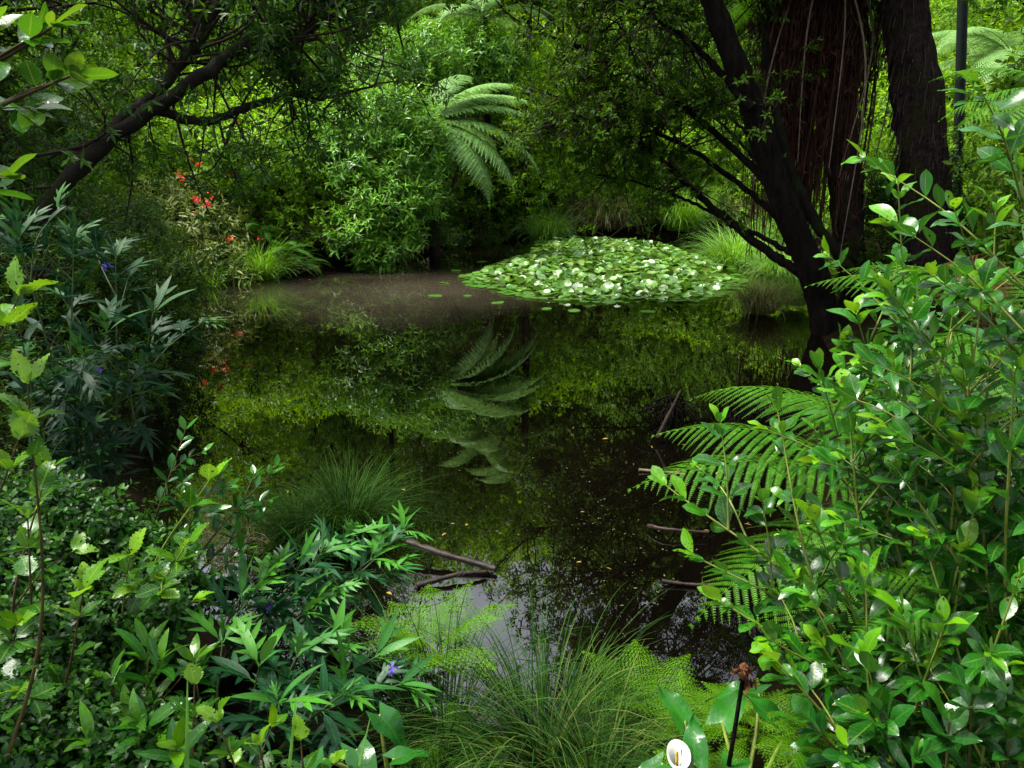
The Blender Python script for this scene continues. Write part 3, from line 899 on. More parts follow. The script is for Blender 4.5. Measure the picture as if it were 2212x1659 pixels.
for i, (x, y, k, sc) in enumerate([(3.7, 3.0, 0, .5), (4.3, 5.0, 1, .55), (5.4, 7.2, 0, .6), (3.3, 1.3, 1, .45), (5.2, 2.6, 0, .7), (-3.4, 2.5, 1, .42), (-3.9, 3.9, 0, .45), (6.6, 5.4, 1, .8)]):
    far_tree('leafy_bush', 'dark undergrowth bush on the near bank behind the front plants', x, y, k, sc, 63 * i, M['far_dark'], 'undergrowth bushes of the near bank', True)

# ------------------------------------------------------------------ rosette shrubs and pale shrub of the left bank
def bank_shrub(name, label, px, py, Y, lobes, n, per, leaf, tpls, m_, seed, spread=1.0, age=(.15, .95), cat='shrub'):
    """lobes: (px, py, Y, radius) -> sprays on woody stems from the base"""
    b = np.array(at(px, py, Y)); b[2] = max(-.1, tz(b[0], b[1]))
    t = thing(name, label, cat, b)
    rng = rng_(seed)
    L = []
    w = MB()
    for (x, y, yy, r) in lobes:
        c = np.array(at(x, y, yy)) - b
        L.append((c, (r, r, r * .8)))
        w.tube(smooth([rng.normal(0, .12, 3) * (1, 1, 0), c * .5 + rng.normal(0, .15, 3), c + UP * r * .3], 9), np.linspace(.05, .012, 9), 5)
        for _ in range(6):
            e = c + nrm(rng.normal(size=3)) * r * .85
            w.tube(smooth([c * .8, c * .4 + e * .6, e], 5), np.linspace(.018, .005, 5), 4)
    f = MB()
    p, ax = lobe_points(rng, L, n, .5)
    sprays(f, p, ax, per, leaf, tpls, rng, spread, age)
    br = w.build('branch', M['twig'], t)
    f.build('foliage', m_, t)
    return t

bank_shrub('rosette_shrub', 'light green shrub with rosettes of leaves overhanging the brown water', 800, 540, 18.4,
           [(800, 260, 19.0, 1.0), (880, 330, 19.2, 1.0), (760, 360, 18.6, 1.0), (830, 440, 18.2, .95), (770, 500, 17.8, .75), (850, 520, 17.9, .6), (700, 300, 19, .9), (900, 420, 18.8, .7), (880, 250, 19.2, .8), (810, 560, 17.6, .45)],
           2000, 8, .20, T_KITE_N, M['rosette'], 31)
bank_shrub('rosette_shrub', 'taller rosette leaved shrub behind the fern at the channel mouth', 930, 480, 21.5,
           [(900, 190, 23, 1.2), (960, 200, 23.4, 1.0), (850, 150, 23, 1.2), (940, 120, 23.5, 1.1), (960, 330, 22.6, .6), (1040, 110, 24.4, 1.0), (1095, 150, 24.4, .8), (1060, 190, 24.2, .8)],
           2500, 8, .20, T_KITE_N, M['rosette'], 32)
bank_shrub('flowering_shrub', 'yellow green shrub with orange flowers under the leaning limbs', 600, 540, 18.6,
           [(560, 330, 18, 1.0), (500, 340, 17.6, .9), (440, 300, 18.5, 1.1), (360, 330, 18.5, 1.0), (500, 300, 19.5, 1.2), (620, 270, 19.2, 1.1), (480, 400, 18.4, .9), (600, 420, 18.4, .9), (660, 380, 18.6, .8), (640, 480, 18.0, .7), (540, 470, 18, .7)],
           2600, 8, .12, T_KITE, M['far_bright'], 33)
pale = bank_shrub('pale_shrub', 'pale cream leaved shrub on the left bank above the green tussock', 430, 600, 16.4,
           [(430, 480, 16.8, .8), (360, 540, 16.4, .7), (480, 560, 16.2, .55), (420, 410, 17.4, .5), (340, 430, 17.2, .55), (290, 540, 16.4, .7), (530, 600, 15.9, .3), (420, 590, 16.0, .5), (260, 470, 17, .6), (490, 500, 16.8, .45), (380, 600, 15.8, .4)],
           1300, 6, .19, T_KITE_N, M['pale_leaf'], 34, 1.2)
bank_shrub('low_shrub', 'low dark leaved shrub at the waterline under the pale shrub', 460, 610, 16.0,
           [(420, 600, 16, .45), (480, 600, 15.8, .4), (380, 580, 16, .5), (330, 600, 15.6, .5)], 700, 7, .09, T_KITE_N, M['far_mid'], 35)

def flower_cluster(px, py, Y, n, r, seed, lab):
    rng = rng_(seed)
    c = np.array(at(px, py, Y))
    g = tz(c[0], c[1])
    t = thing('montbretia', lab, 'flower', (c[0], c[1] + .1, g))
    o = np.array(t.location)
    s = MB()
    s.tube(smooth([(0, 0, 0), (c - o) * .6 + rng.normal(0, .05, 3), c - o], 8), np.linspace(.008, .003, 8), 4)
    s.build('stem', M['stem_green'], t)
    f = MB()
    p = c - o + rng.normal(0, r, (n, 3))
    sprays(f, p, nrm(rng.normal(size=(n, 3)) + np.array((0, -.6, .2))), 6, .065, T_KITE, rng, 1.0, (0, 1))
    f.build('flower', M['orange'], t)
    b = blades_mb(seed + 1, 26, .7, .06, (.1, .7), .9, .012)
    b.build('blade', M['grass_bright'], t)
for i, (px, py, Y, n, r, lab) in enumerate([(433, 432, 15.4, 14, .10, 'large orange red flower spray in front of the pale shrub'), (388, 386, 15.8, 4, .05, 'small orange flowers above the pale shrub beside the limb'),
                                 (505, 372, 17.4, 3, .05, 'single orange flower high in the yellow green shrub'), (492, 512, 15.4, 3, .05, 'orange flowers close above the bright tussock'),
                                 (427, 350, 16.4, 3, .06, 'faint red flowers just below the leaning limb'), (562, 518, 16.6, 2, .04, 'tiny orange flower beside the little ferns'),
                                 (514, 262, 17.6, 2, .05, 'pink red flower under the mossy side limb')]):
    flower_cluster(px, py, Y, n, r, 900 + i, lab)

# ------------------------------------------------------------------ tree ferns
F_TREE = [frond_mesh(41, 2.6, 30, .55, .035, R(38), R(85), M['fern_pale'], .10, rach=.016, wid=.55),
          frond_mesh(42, 2.6, 30, .55, .035, R(20), R(75), M['fern_pale'], .10, rach=.016, wid=.55),
          frond_mesh(43, 2.6, 30, .52, .035, R(58), R(100), M['fern_pale'], .10, rach=.016, wid=.55)]
F_TREE_G = [m_.copy() for m_ in F_TREE]
for m_ in F_TREE_G:
    m_.materials[0] = M['fern']

def tree_fern(name, label, foot, top, fr, meshes, r0=.14, r1=.11, extra=None, m_tr='bark_fern'):
    foot = np.array(foot, float); top = np.array(top, float)
    t = thing(name, label, 'tree fern', foot)
    rng = rng_(int(abs(foot[0]) * 100))
    w = MB()
    q = smooth([(0, 0, -.3), (top - foot) * .5 + rng.normal(0, .05, 3), top - foot], 40)
    w.tube(q, np.linspace(r0, r1, 40), 22, wob=.08, rng=rng, ridge=.05)
    w.build('trunk', M[m_tr], t)
    if r0 > .3:
        h = MB()
        for _ in range(900):
            i = int(rng.integers(3, 39)); an = rng.uniform(0, 6.28)
            rr = (r0 + (r1 - r0) * i / 39) * 1.03
            p0 = q[i] + np.array((math.cos(an) * rr, math.sin(an) * rr, rng.uniform(-.1, .1)))
            h.tube(smooth([p0, p0 + np.array((math.cos(an + rng.normal(0, .8)) * .04, math.sin(an) * .04, -rng.uniform(.08, .3)))], 3), rng.uniform(.004, .010), 3, age=rng.uniform(0, 1))
        h.build('root_fibre', M['fibre'], t)
    for az, tilt, s, k in fr:
        inst('frond', meshes[k], t, loc=top - foot, rot=(R(tilt), 0, -R(az)), sc=s)
    return t

a = at(930, 262, 20.0)
tree_fern('tree_fern', 'pale green tree fern arching its fronds over the channel mouth', (a[0], a[1] + .3, tz(a[0], a[1])), a,
          [(92, 6, 1.2, 1), (100, -12, 1.2, 1), (84, -28, 1.25, 0), (112, -26, 1.15, 1), (78, 16, 1.2, 1), (130, -34, 1.1, 1), (62, 4, 1.1, 0), (45, -10, 1, 1), (30, 10, 1, 2), (105, 10, 1.1, 0), (95, -40, 1.0, 1)], F_TREE)
a = at(1045, 40, 25)
tree_fern('tree_fern', 'second pale tree fern higher behind the arching one', (a[0], a[1], tz(a[0], a[1])), a,
          [(az, -5 + (i % 3) * 8, .95, i % 3) for i, az in enumerate(range(0, 360, 30))], F_TREE)
tree_fern('tree_fern', 'tall tree fern with thin dark trunk seen mirrored in the water', (.42, 25.2, .3), (.42, 25.0, 7.2),
          [(az + 9, 6 - (i % 3) * 7, .9, i % 3) for i, az in enumerate(range(0, 360, 28))], F_TREE)
a = at(2190, 120, 17)
tree_fern('tree_fern', 'bright tree fern behind the dark pole at the right edge', (a[0], a[1], tz(a[0], a[1])), a,
          [(az, -(i % 3) * 9, .95, i % 3) for i, az in enumerate(range(10, 360, 30))], F_TREE)

# skirted tree fern on the right bank
a = at(1775, -60, 13.6)
foot = np.array(at(1850, 640, 13.6)); foot[2] = tz(foot[0], foot[1])
sk = tree_fern('skirted_tree_fern', 'thick tree fern wearing a brown skirt of hanging dead fronds', foot, a,
               [(az, 4 - (i % 3) * 10, 1.05, i % 3) for i, az in enumerate(range(0, 360, 26))], F_TREE_G, .22, .28)
rng = rng_(77)
ctr = a - foot
s = MB(); st_ = MB()
for i in range(620):
    an = rng.uniform(0, 6.28)
    rad = rng.uniform(.15, 1.0) * (.55 + .45 * abs(math.cos(an)))
    L = rng.uniform(1.2, 4.3)
    top = ctr + np.array((math.cos(an) * rad * .5, math.sin(an) * rad * .5, rng.uniform(-.3, .5)))
    q = [top, top + np.array((math.cos(an) * rad * .5, math.sin(an) * rad * .5, -L * .35)), top + np.array((math.cos(an) * rad * .45 + rng.normal(0, .1), math.sin(an) * rad * .45, -L))]
    q = smooth(q, 9)
    s.tube(q, rng.uniform(.005, .011), 3, age=rng.uniform(.1, 1))
    k = 34
    ii = rng.integers(2, 9, k)
    s.place(T_PIN, q[ii] + rng.normal(0, .02, (k, 3)), nrm(rng.normal(0, .35, (k, 3)) - UP), rng.normal(size=(k, 3)), rng.uniform(.07, .2, k), rng.uniform(0, 1, k), .22)
s.build('dead_skirt', M['dead'], sk)
for i in range(11):
    an = rng.uniform(2.9, 6.4)
    rad = rng.uniform(.3, .75)
    L = rng.uniform(2.4, 4.8)
    w = MB()
    top = ctr + np.array((math.cos(an) * .4, math.sin(an) * .5, .2))
    w.tube(smooth([top, top + np.array((math.cos(an) * rad, math.sin(an) * rad, -L * .4)) + rng.normal(0, .05, 3), top + np.array((math.cos(an) * rad * .9 + rng.normal(0, .12), math.sin(an) * rad, -L))], 12), np.linspace(.022, .007, 12), 5)
    w.build('dry_stalk', M['skirt_pale'], sk)
# neighbouring trunk
a = at(1905, -30, 12.6); foot = np.array(at(2030, 590, 12.6)); foot[2] = tz(foot[0], foot[1])
tree_fern('fibrous_tree_fern', 'tree fern with shaggy fibrous trunk beside the brown skirt', foot, a + UP * .8,
          [(az + 13, 8 - (i % 3) * 10, 1.0, i % 3) for i, az in enumerate(range(0, 360, 30))], F_TREE_G, .37, .27)

# dark pole
b = np.array(at(2087, 420, 15)); b[2] = tz(b[0], b[1])
t = thing('pole', 'slim dark green metal pole standing among the trees', 'pole', b)
w = MB()
pt = np.array(at(2083, -110, 15)) - b
w.tube([(0, 0, -.2), pt * .5, pt], .085, 12); w.build('shaft', M['pole'], t)
w = MB(); w.tube([(0, 0, -.05), (0, 0, .12)], .12, 12); w.build('base', M['pole'], t)
w = MB(); w.tube([pt, pt + UP * .08], .095, 12); w.build('cap', M['pole'], t)

# ------------------------------------------------------------------ overhanging trees with drawn limbs
def limb_tree(name, label, base, limbs, seed, spawn, leaf, tpls, mleaf, mbark, trunk=None, per=7):
    """limbs: list of (points, r0, r1); spawn: list of (limb index, n twigs, t0, t1, bias vector, length, leafiness)"""
    t = thing(name, label, 'tree', base)
    o = np.array(base, float)
    rng = rng_(seed)
    curves = []
    if trunk is not None:
        w = MB()
        q = smooth([np.array(p) - o for p in trunk[0]], 90)
        w.tube(q, np.linspace(trunk[1], trunk[2], 90) * (1 + .05 * np.sin(np.arange(90) * .6)), 30, wob=.022, rng=rng, ridge=.035)
        w.build('trunk', M[mbark], t)
    for pts, r0, r1 in limbs:
        w = MB()
        q = smooth([np.array(p) - o for p in pts], 60)
        q[2:-2] += rng.normal(0, .008, (56, 3))
        w.tube(q, np.linspace(r0, r1, 60) * (1 + .07 * np.sin(np.arange(60) * 1.1)), 14, wob=.04, rng=rng, ridge=.04)
        w.build('limb', M[mbark], t)
        curves.append(q)
    tw, lf = MB(), MB()
    C, A = [], []
    for li, n, t0, t1, bias, ln, leafy in spawn:
        q = curves[li]
        for _ in range(n):
            k = int((t0 + (t1 - t0) * rng.uniform()) * (len(q) - 1))
            d = nrm(rng.normal(size=3) + np.array(bias))
            L = ln * rng.uniform(.5, 1.3)
            p1 = q[k] + d * L * .5 + rng.normal(0, .1 * L, 3)
            p2 = p1 + nrm(d + rng.normal(0, .5, 3)) * L * .5
            tc_ = smooth([q[k], p1, p2], 9)
            tw.tube(tc_, np.linspace(.016, .004, 9) * (L / 1.2) ** .5, 5)
            for _ in range(5):
                i0 = int(rng.integers(3, 9))
                e = tc_[i0] + nrm(d * .6 + rng.normal(0, .7, 3)) * L * rng.uniform(.18, .45)
                tt = smooth([tc_[i0], tc_[i0] * .5 + e * .5 + rng.normal(0, .03, 3), e], 5)
                tw.tube(tt, np.linspace(.005, .002, 5), 3)
                for _ in range(leafy):
                    f = rng.uniform(.25, 1)
                    C.append(tc_[i0] * (1 - f) + e * f + rng.normal(0, .05, 3))
                    A.append(nrm(e - tc_[i0]) + UP * .2 + rng.normal(0, .4, 3))
    tw.build('twig', M['twig'], t)
    sprays(lf, np.array(C), np.array(A), per, leaf, tpls, rng, 1.0, (.05, .9))
    lf.build('crown', M[mleaf], t)
    return t

# left mossy tree leaning over the water
bx, by = -6.2, 7.4
base = (bx, by, tz(bx, by))
j = at(20, 560, 7.2)
LA = [[j, at(170, 365, 7.3), at(290, 262, 7.5), at(430, 170, 7.8), at(520, 100, 8.1), at(570, 76, 8.3), at(612, 106, 8.5), at(645, 82, 8.6), at(700, 40, 8.9), at(780, -20, 9.3), at(900, -120, 9.8)],
      [at(50, 520, 7.25), at(120, 420, 7.3), at(220, 300, 7.5), at(320, 215, 7.8), at(400, 130, 8.0), at(455, 50, 8.2), at(480, -30, 8.4), at(520, -200, 8.8)],
      [at(330, 235, 7.6), at(440, 262, 7.9), at(560, 222, 8.3), at(640, 203, 8.6), at(700, 212, 8.8), at(820, 180, 9.3)],
      [at(30, 540, 7.2), at(-60, 250, 7.6), at(0, 0, 8.0), at(150, -250, 8.5), at(350, -500, 9.0)],
      [at(400, 130, 8.0), at(560, -150, 8.6), at(600, -380, 9.2), at(700, -560, 9.8)],
      [at(-60, 250, 7.6), at(-220, -100, 7.2), at(-300, -500, 7.0)],
      [at(600, -380, 9.2), at(740, -500, 9.5), at(880, -560, 9.8), at(1040, -560, 10.2)]]
LA = [(p, r0, r1) for p, (r0, r1) in zip(LA, ((.075, .024), (.078, .028), (.045, .012), (.10, .03), (.06, .02), (.08, .03), (.03, .01)))]
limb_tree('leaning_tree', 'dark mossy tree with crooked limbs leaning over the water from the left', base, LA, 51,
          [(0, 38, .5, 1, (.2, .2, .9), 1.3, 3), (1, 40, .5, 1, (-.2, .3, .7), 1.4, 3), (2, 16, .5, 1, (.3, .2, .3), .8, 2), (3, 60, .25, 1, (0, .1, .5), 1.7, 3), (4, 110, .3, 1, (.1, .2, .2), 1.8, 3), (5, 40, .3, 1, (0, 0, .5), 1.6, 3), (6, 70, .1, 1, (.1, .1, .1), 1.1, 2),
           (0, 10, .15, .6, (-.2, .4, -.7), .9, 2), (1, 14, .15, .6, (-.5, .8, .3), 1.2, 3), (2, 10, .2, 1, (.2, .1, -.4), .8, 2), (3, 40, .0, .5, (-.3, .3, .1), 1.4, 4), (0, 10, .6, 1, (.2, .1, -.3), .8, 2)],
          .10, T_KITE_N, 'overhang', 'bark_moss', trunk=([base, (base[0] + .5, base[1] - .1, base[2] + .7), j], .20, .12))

# right leaning trunk and its crown over the water
fb = np.array(gp(1795, 700, .15)); base = (fb[0], fb[1], -.1)
Yb = fb[1]
tr_pts = [base, at(1760, 600, Yb), at(1690, 430, Yb + .1), at(1625, 235, Yb + .2), at(1570, 90, Yb + .3), at(1525, -30, Yb + .4), at(1440, -260, Yb + .6), at(1380, -480, Yb + .8)]
RA = [[at(1745, 600, Yb), at(1640, 530, Yb + .4), at(1520, 430, Yb + 1.0), at(1400, 320, Yb + 1.6), at(1280, 235, Yb + 2.2), at(1150, 195, Yb + 2.8)],
      [at(1715, 500, Yb), at(1600, 400, Yb + .8), at(1450, 300, Yb + 1.4), at(1300, 265, Yb + 2.0), at(1170, 280, Yb + 2.5)],
      [at(1690, 430, Yb), at(1560, 300, Yb + .9), at(1420, 190, Yb + 1.5), at(1280, 110, Yb + 2.1), at(1130, 60, Yb + 2.7)],
      [at(1625, 235, Yb), at(1500, 100, Yb + .8), at(1360, 0, Yb + 1.4), at(1200, -90, Yb + 2)],
      [at(1735, 560, Yb), at(1620, 500, Yb + .5), at(1500, 440, Yb + 1.2), at(1380, 395, Yb + 1.8), at(1240, 370, Yb + 2.3)],
      [at(1480, -150, Yb + .5), at(1400, -220, Yb + 1), at(1340, -260, Yb + 1.6), at(1330, -420, Yb + 2.0)],
      [at(1440, -260, Yb + .6), at(1500, -450, Yb + 1), at(1600, -700, Yb + 1.6)],
      [at(1440, -260, Yb + .6), at(1600, -330, Yb + 1), at(1800, -450, Yb + 1.6)],
      [at(1380, -480, Yb + .8), at(1400, -700, Yb + .9), at(1400, -900, Yb + 1)]]
RA = [(p, r0, r1) for p, (r0, r1) in zip(RA, ((.075, .012), (.05, .012), (.06, .014), (.06, .014), (.04, .01), (.08, .02), (.08, .02), (.08, .02), (.08, .02)))]
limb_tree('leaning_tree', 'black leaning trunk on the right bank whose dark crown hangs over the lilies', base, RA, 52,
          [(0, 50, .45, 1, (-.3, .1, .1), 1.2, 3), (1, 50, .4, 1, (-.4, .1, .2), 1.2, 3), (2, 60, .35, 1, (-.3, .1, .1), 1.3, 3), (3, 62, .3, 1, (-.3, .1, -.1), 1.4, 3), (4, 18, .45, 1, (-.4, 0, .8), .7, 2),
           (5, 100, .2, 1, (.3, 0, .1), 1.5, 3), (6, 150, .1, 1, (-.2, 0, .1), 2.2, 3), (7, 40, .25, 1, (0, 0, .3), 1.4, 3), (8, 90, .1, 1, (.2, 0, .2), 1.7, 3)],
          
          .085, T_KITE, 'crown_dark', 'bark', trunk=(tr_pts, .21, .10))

# mossy stems behind the leaning trunk
fb2 = np.array(at(1880, 640, 12.9)); fb2[2] = tz(fb2[0], fb2[1])
P2 = [[fb2, at(1790, 520, 12.9), at(1720, 400, 13), at(1690, 300, 13), at(1660, 150, 13.2), at(1650, -20, 13.4), at(1640, -250, 13.6)],
      [at(1800, 530, 12.9), at(1700, 420, 13.4), at(1590, 300, 14), at(1480, 190, 14.6), at(1400, 100, 15)],
      [at(1760, 460, 12.9), at(1650, 330, 13.3), at(1560, 230, 13.8), at(1480, 130, 14.2), at(1420, 20, 14.6)]]
limb_tree('mossy_tree', 'moss covered slender trunk rising behind the black leaning one', fb2, [(p, r0, r1) for p, (r0, r1) in zip(P2, ((.09, .05), (.04, .010), (.04, .010)))], 53,
          [(0, 40, .7, 1, (0, .1, .2), 1.1, 2), (1, 40, .4, 1, (-.2, .1, .1), 1.0, 2), (2, 40, .4, 1, (-.2, .1, .2), 1.0, 2)], .10, T_KITE_N, 'far_mid', 'bark_moss')

# ------------------------------------------------------------------ sedges
S_BIG = [blades_mb(61, 900, 1.5, .35, (.05, .9), 1.7, .006).mesh('sedge_tussock', M['grass_bright']),
         blades_mb(62, 900, 1.3, .35, (.1, 1.0), 2.0, .006).mesh('sedge_tussock', M['grass_bright'])]
def sedge(label, px, py, Y, k, sc, m_, group=None, z=None):
    b = np.array(at(px, py, Y)); b[2] = max(tz(b[0], b[1]), -.05) if z is None else z
    o = inst('sedge_tussock', S_BIG[k], None, b, (0, 0, px), sc, M[m_])
    return tag(o, label, 'sedge', group)
sedge('bright green tussock at the waterline beside the pale shrub', 565, 590, 16.6, 0, (.85, .85, .75), 'grass_bright')
sedge('green tussock at the far edge of the lilies left of the straw one', 1185, 500, 24.6, 1, (1.15, 1.15, 1.1), 'grass_bright')
sedge('straw coloured tussock behind the far edge of the lilies', 1310, 505, 25.2, 1, (1.5, 1.4, 1.4), 'grass_straw')
sedge('large bright tussock right of the lilies', 1590, 545, 18.6, 0, (1.05, 1.05, .85), 'grass_bright')
sedge('bright tussock under the thin slanting branch', 1690, 570, 17.0, 1, (.95, .95, .8), 'grass_bright')
sedge('pale straw tussock farther back between the branches', 1590, 480, 25.6, 1, (1.3, 1.3, 1.1), 'grass_straw')
sedge('yellow green tussock on the far right bank behind the leaning trunk', 1470, 505, 24.6, 0, (1.3, 1.3, 1.2), 'grass_bright')
sedge('tall bright tussock in the light behind the lilies', 1390, 500, 25.6, 0, (1.4, 1.4, 1.4), 'grass_bright')
sedge('distant tussock behind the bright one', 1700, 490, 23, 0, (1.2, 1.2, .9), 'grass_bright')
sedge('dark olive tussock at the water near the leaning trunk', 1640, 690, 12.7, 1, (.66, .66, .66), 'grass_straw', z=.05)
sedge('small tussock tight against the leaning trunk', 1715, 650, 13.2, 0, (.5, .5, .5), 'grass_bright', z=.08)
sedge('shaded grass clump standing in the dark water on the left', 760, 1270, 5.0, 0, (.46, .46, .42), 'grass_shaded', z=-.02)
sedge('second shaded grass clump behind the lobed plant', 660, 1260, 4.9, 1, (.38, .38, .36), 'grass_shaded', z=-.02)

# ------------------------------------------------------------------ water lilies
LPOLY = np.array([gp(*p)[:2] for p in ((985, 604), (1060, 575), (1150, 545), (1160, 520), (1300, 515), (1430, 525), (1480, 545), (1560, 565), (1610, 590), (1600, 625), (1540, 652), (1300, 656), (1130, 645), (1020, 620))])
def inside(p, poly):
    ins = np.zeros(len(p), bool)
    for (x0, y0), (x1, y1) in zip(poly, np.roll(poly, -1, 0)):
        c = (y0 > p[:, 1]) != (y1 > p[:, 1])
        ins ^= c & (p[:, 0] < x0 + (p[:, 1] - y0) * (x1 - x0) / (y1 - y0 + 1e-9))
    return ins
def pad_tpl(cup, wav, ph):
    n = 18
    V = [(0, 0, 0)]; UV = [(0, 0)]
    for ring, rr in ((1, .55), (2, 1.0)):
        for k in range(n):
            an = .12 + (2 * math.pi - .24) * k / (n - 1)
            V.append((math.sin(an) * rr * .5, -math.cos(an) * rr * .5, cup * rr * rr * .5 + wav * rr * math.sin(3 * an + ph) * .5))
            UV.append((rr, k / n))
    F3 = [(0, 1 + k, 2 + k) for k in range(n - 1)]
    F4 = [(1 + k, 1 + n + k, 2 + n + k, 2 + k) for k in range(n - 1)]
    return np.array(V, float), np.array(F4), np.array(F3), np.array(UV, float)
T_PAD = [pad_tpl(c, w_, p_) for c, w_, p_ in ((.02, .03, 0), (.25, .08, 1), (.45, .12, 2), (-.2, .12, 3), (.12, .15, 4))]
rng = rng_(71)
pts = np.column_stack((rng.uniform(-3, 9.5, 9000), rng.uniform(12, 25, 9000)))
pts = pts[inside(pts, LPOLY)]
keep = []
for p in pts:
    if all((p[0] - q[0]) ** 2 + (p[1] - q[1]) ** 2 > .105 ** 2 for q in keep):
        keep.append(p)
keep = np.array(keep)
keep = keep[np.argsort(keep[:, 1])]
a_, b_ = LPOLY, np.roll(LPOLY, -1, 0)
def edge_d(p):
    e = b_ - a_; w = p - a_
    t = np.clip((w * e).sum(1) / (e * e).sum(1), 0, 1)
    return np.sqrt((((w - t[:, None] * e)) ** 2).sum(1)).min()
PADM = []
for i in range(5):
    mb = MB(); mb.place(T_PAD[i], [(0, 0, 0)], [(0, 1., 0)], [(0, 0, 1.)], [1.0], [(.15, .4, .6, .3, .5)[i]])
    PADM.append(mb.mesh('lily_pad', M['pad']))
for q in ((960, 612), (1010, 640), (1075, 655), (985, 585), (1180, 668), (1040, 566), (1240, 672), (1400, 674), (940, 640)):
    p = gp(*q)
    o = inst('lily_pad', PADM[0], None, (p[0], p[1], .010), (R(rng.normal(0, 2)), R(rng.normal(0, 2)), rng.uniform(0, 6.28)), rng.uniform(.16, .26))
    tag(o, 'flat lily pad floating by itself just off the crowded patch', 'lily pad', 'stray lily pads')
far = MB()
fp = []
for i, p in enumerate(keep):
    d = edge_d(p)
    up_ = min(1, d / .7)
    s = rng.uniform(.15, .27)
    tilt = rng.normal(0, 21) * up_
    tilt2 = rng.normal(0, 21) * up_
    z = .012 + .004 * rng.uniform() + up_ * rng.uniform(.02, .13)
    k = int(rng.integers(0, 5)) if up_ > .4 else 0
    if i < 300:
        o = inst('lily_pad', PADM[k], None, (p[0], p[1], z), (R(tilt), R(tilt2), rng.uniform(0, 6.28)), s)
        tag(o, 'green water lily pad floating in the crowded patch', 'lily pad', 'lily pads of the crowded patch')
    else:
        fp.append((p[0], p[1], z, tilt, tilt2, s, k))
for q in fp:
    n_ = np.array(Euler((R(q[3]), R(q[4]), 0)).to_matrix() @ Vector((0, 0, 1)))
    an = rng.uniform(0, 6.28)
    far.place(T_PAD[q[6]], [q[:3]], [(math.cos(an), math.sin(an), 0)], [n_], [q[5]], [rng.uniform(0, .8)])
if fp:
    tag(far.build('lily_pads', M['pad']), 'mass of smaller lily pads at the far side of the patch', 'lily pads', kind='stuff')

# ------------------------------------------------------------------ right foreground
F_BRACKEN = [frond_mesh(81, 1.6, 27, .46, .0115, R(28), R(58), M['fern'], .14, rach=.005, wid=.52),
             frond_mesh(82, 1.6, 27, .44, .0115, R(46), R(92), M['fern'], .14, rach=.005, wid=.52),
             frond_mesh(83, 1.5, 26, .46, .0115, R(10), R(50), M['fern'], .14, rach=.005, wid=.52)]
F_LADY = [frond_mesh(84, .55, 14, .16, .019, R(62), R(70), M['lady'], .22, rach=.003, wid=.33, teeth=3, rag=.06),
          frond_mesh(85, .50, 13, .16, .019, R(40), R(70), M['lady'], .22, rach=.003, wid=.33, teeth=3, rag=.06)]

c = at(1985, 1085, 3.8)
fern('broad_fern', 'broad green fern spreading its fronds over the water on the right', (c[0], c[1]), [(-92, -2, .98, 0), (-76, 5, .92, 0), (-108, -8, .96, 2), (-125, -12, .88, 2), (-140, -5, .75, 0), (-60, 10, .9, 1), (-158, -10, .8, 2), (-30, 5, .8, 1), (20, 5, .8, 1), (90, 0, .8, 1), (175, -14, .7, 2)], F_BRACKEN, z=c[2])
c = at(2290, 720, 4.6)
fern('broad_fern', 'broad fern half hidden behind the glossy shrub at the right edge', (c[0], c[1]), [(-88, -4, .95, 2), (-72, 4, .95, 0), (-104, -12, .9, 2), (-122, -14, .85, 2), (-50, 6, .9, 0), (-140, -10, .8, 2), (-20, 0, .8, 1), (40, 0, .8, 1)], F_BRACKEN, z=c[2])
c = at(2300, 190, 5.2)
fern('broad_fern', 'bright fern reaching in high at the right edge', (c[0], c[1]), [(-95, -10, .5, 2), (-80, -4, .5, 2), (-115, -16, .5, 2), (-60, 2, .5, 0)], F_BRACKEN, z=c[2])
c = at(2260, 1370, 2.2)
fern('broad_fern', 'fern with hanging tips low at the right edge', (c[0], c[1]), [(-95, -5, .42, 0), (-125, -15, .42, 2), (-70, 0, .42, 0), (-150, -14, .4, 2)], F_BRACKEN, z=c[2])
rng = rng_(91)
def lady(label, px, py, Y, n, sc, a0=0, a1=360):
    b = np.array(at(px, py, Y)); g = tz(b[0], b[1]); b[2] = g if abs(g - b[2]) < .25 else b[2]
    fern('lady_fern', label, (b[0], b[1]), [(a0 + (a1 - a0) * (i + rng.uniform(-.2, .2)) / n, rng.uniform(-10, 14), sc * rng.uniform(.75, 1.1), int(rng.integers(0, 2))) for i in range(n)], F_LADY, z=b[2])
lady('yellow green fern left of the sky glint in the water', 935, 1440, 3.1, 10, .95)
lady('bright fern behind the centre tussock', 1040, 1500, 3.3, 8, .55)
lady('small bright fern at the bottom edge below the tussock', 1060, 1680, 2.35, 7, .45)
lady('upright fern tip right of the centre tussock', 1400, 1500, 3.0, 8, .85)
lady('feathery fern beside the dead seed stalk', 1500, 1540, 2.75, 9, .7)
lady('feathery fern behind the dead seed stalk', 1620, 1500, 2.8, 9, .6)
lady('fern spreading under the glossy shrub at bottom right', 1760, 1640, 2.15, 9, .5)
lady('fern along the bottom right edge', 1900, 1670, 2.05, 8, .42)
lady('fern between the centre tussock and the arum flower', 1330, 1620, 2.6, 9, .5)
lady('bright fern under the broad fern fronds', 2080, 1480, 2.3, 8, .55)
lady('low bright fern in the bottom left corner', 120, 1690, 2.2, 7, .4)

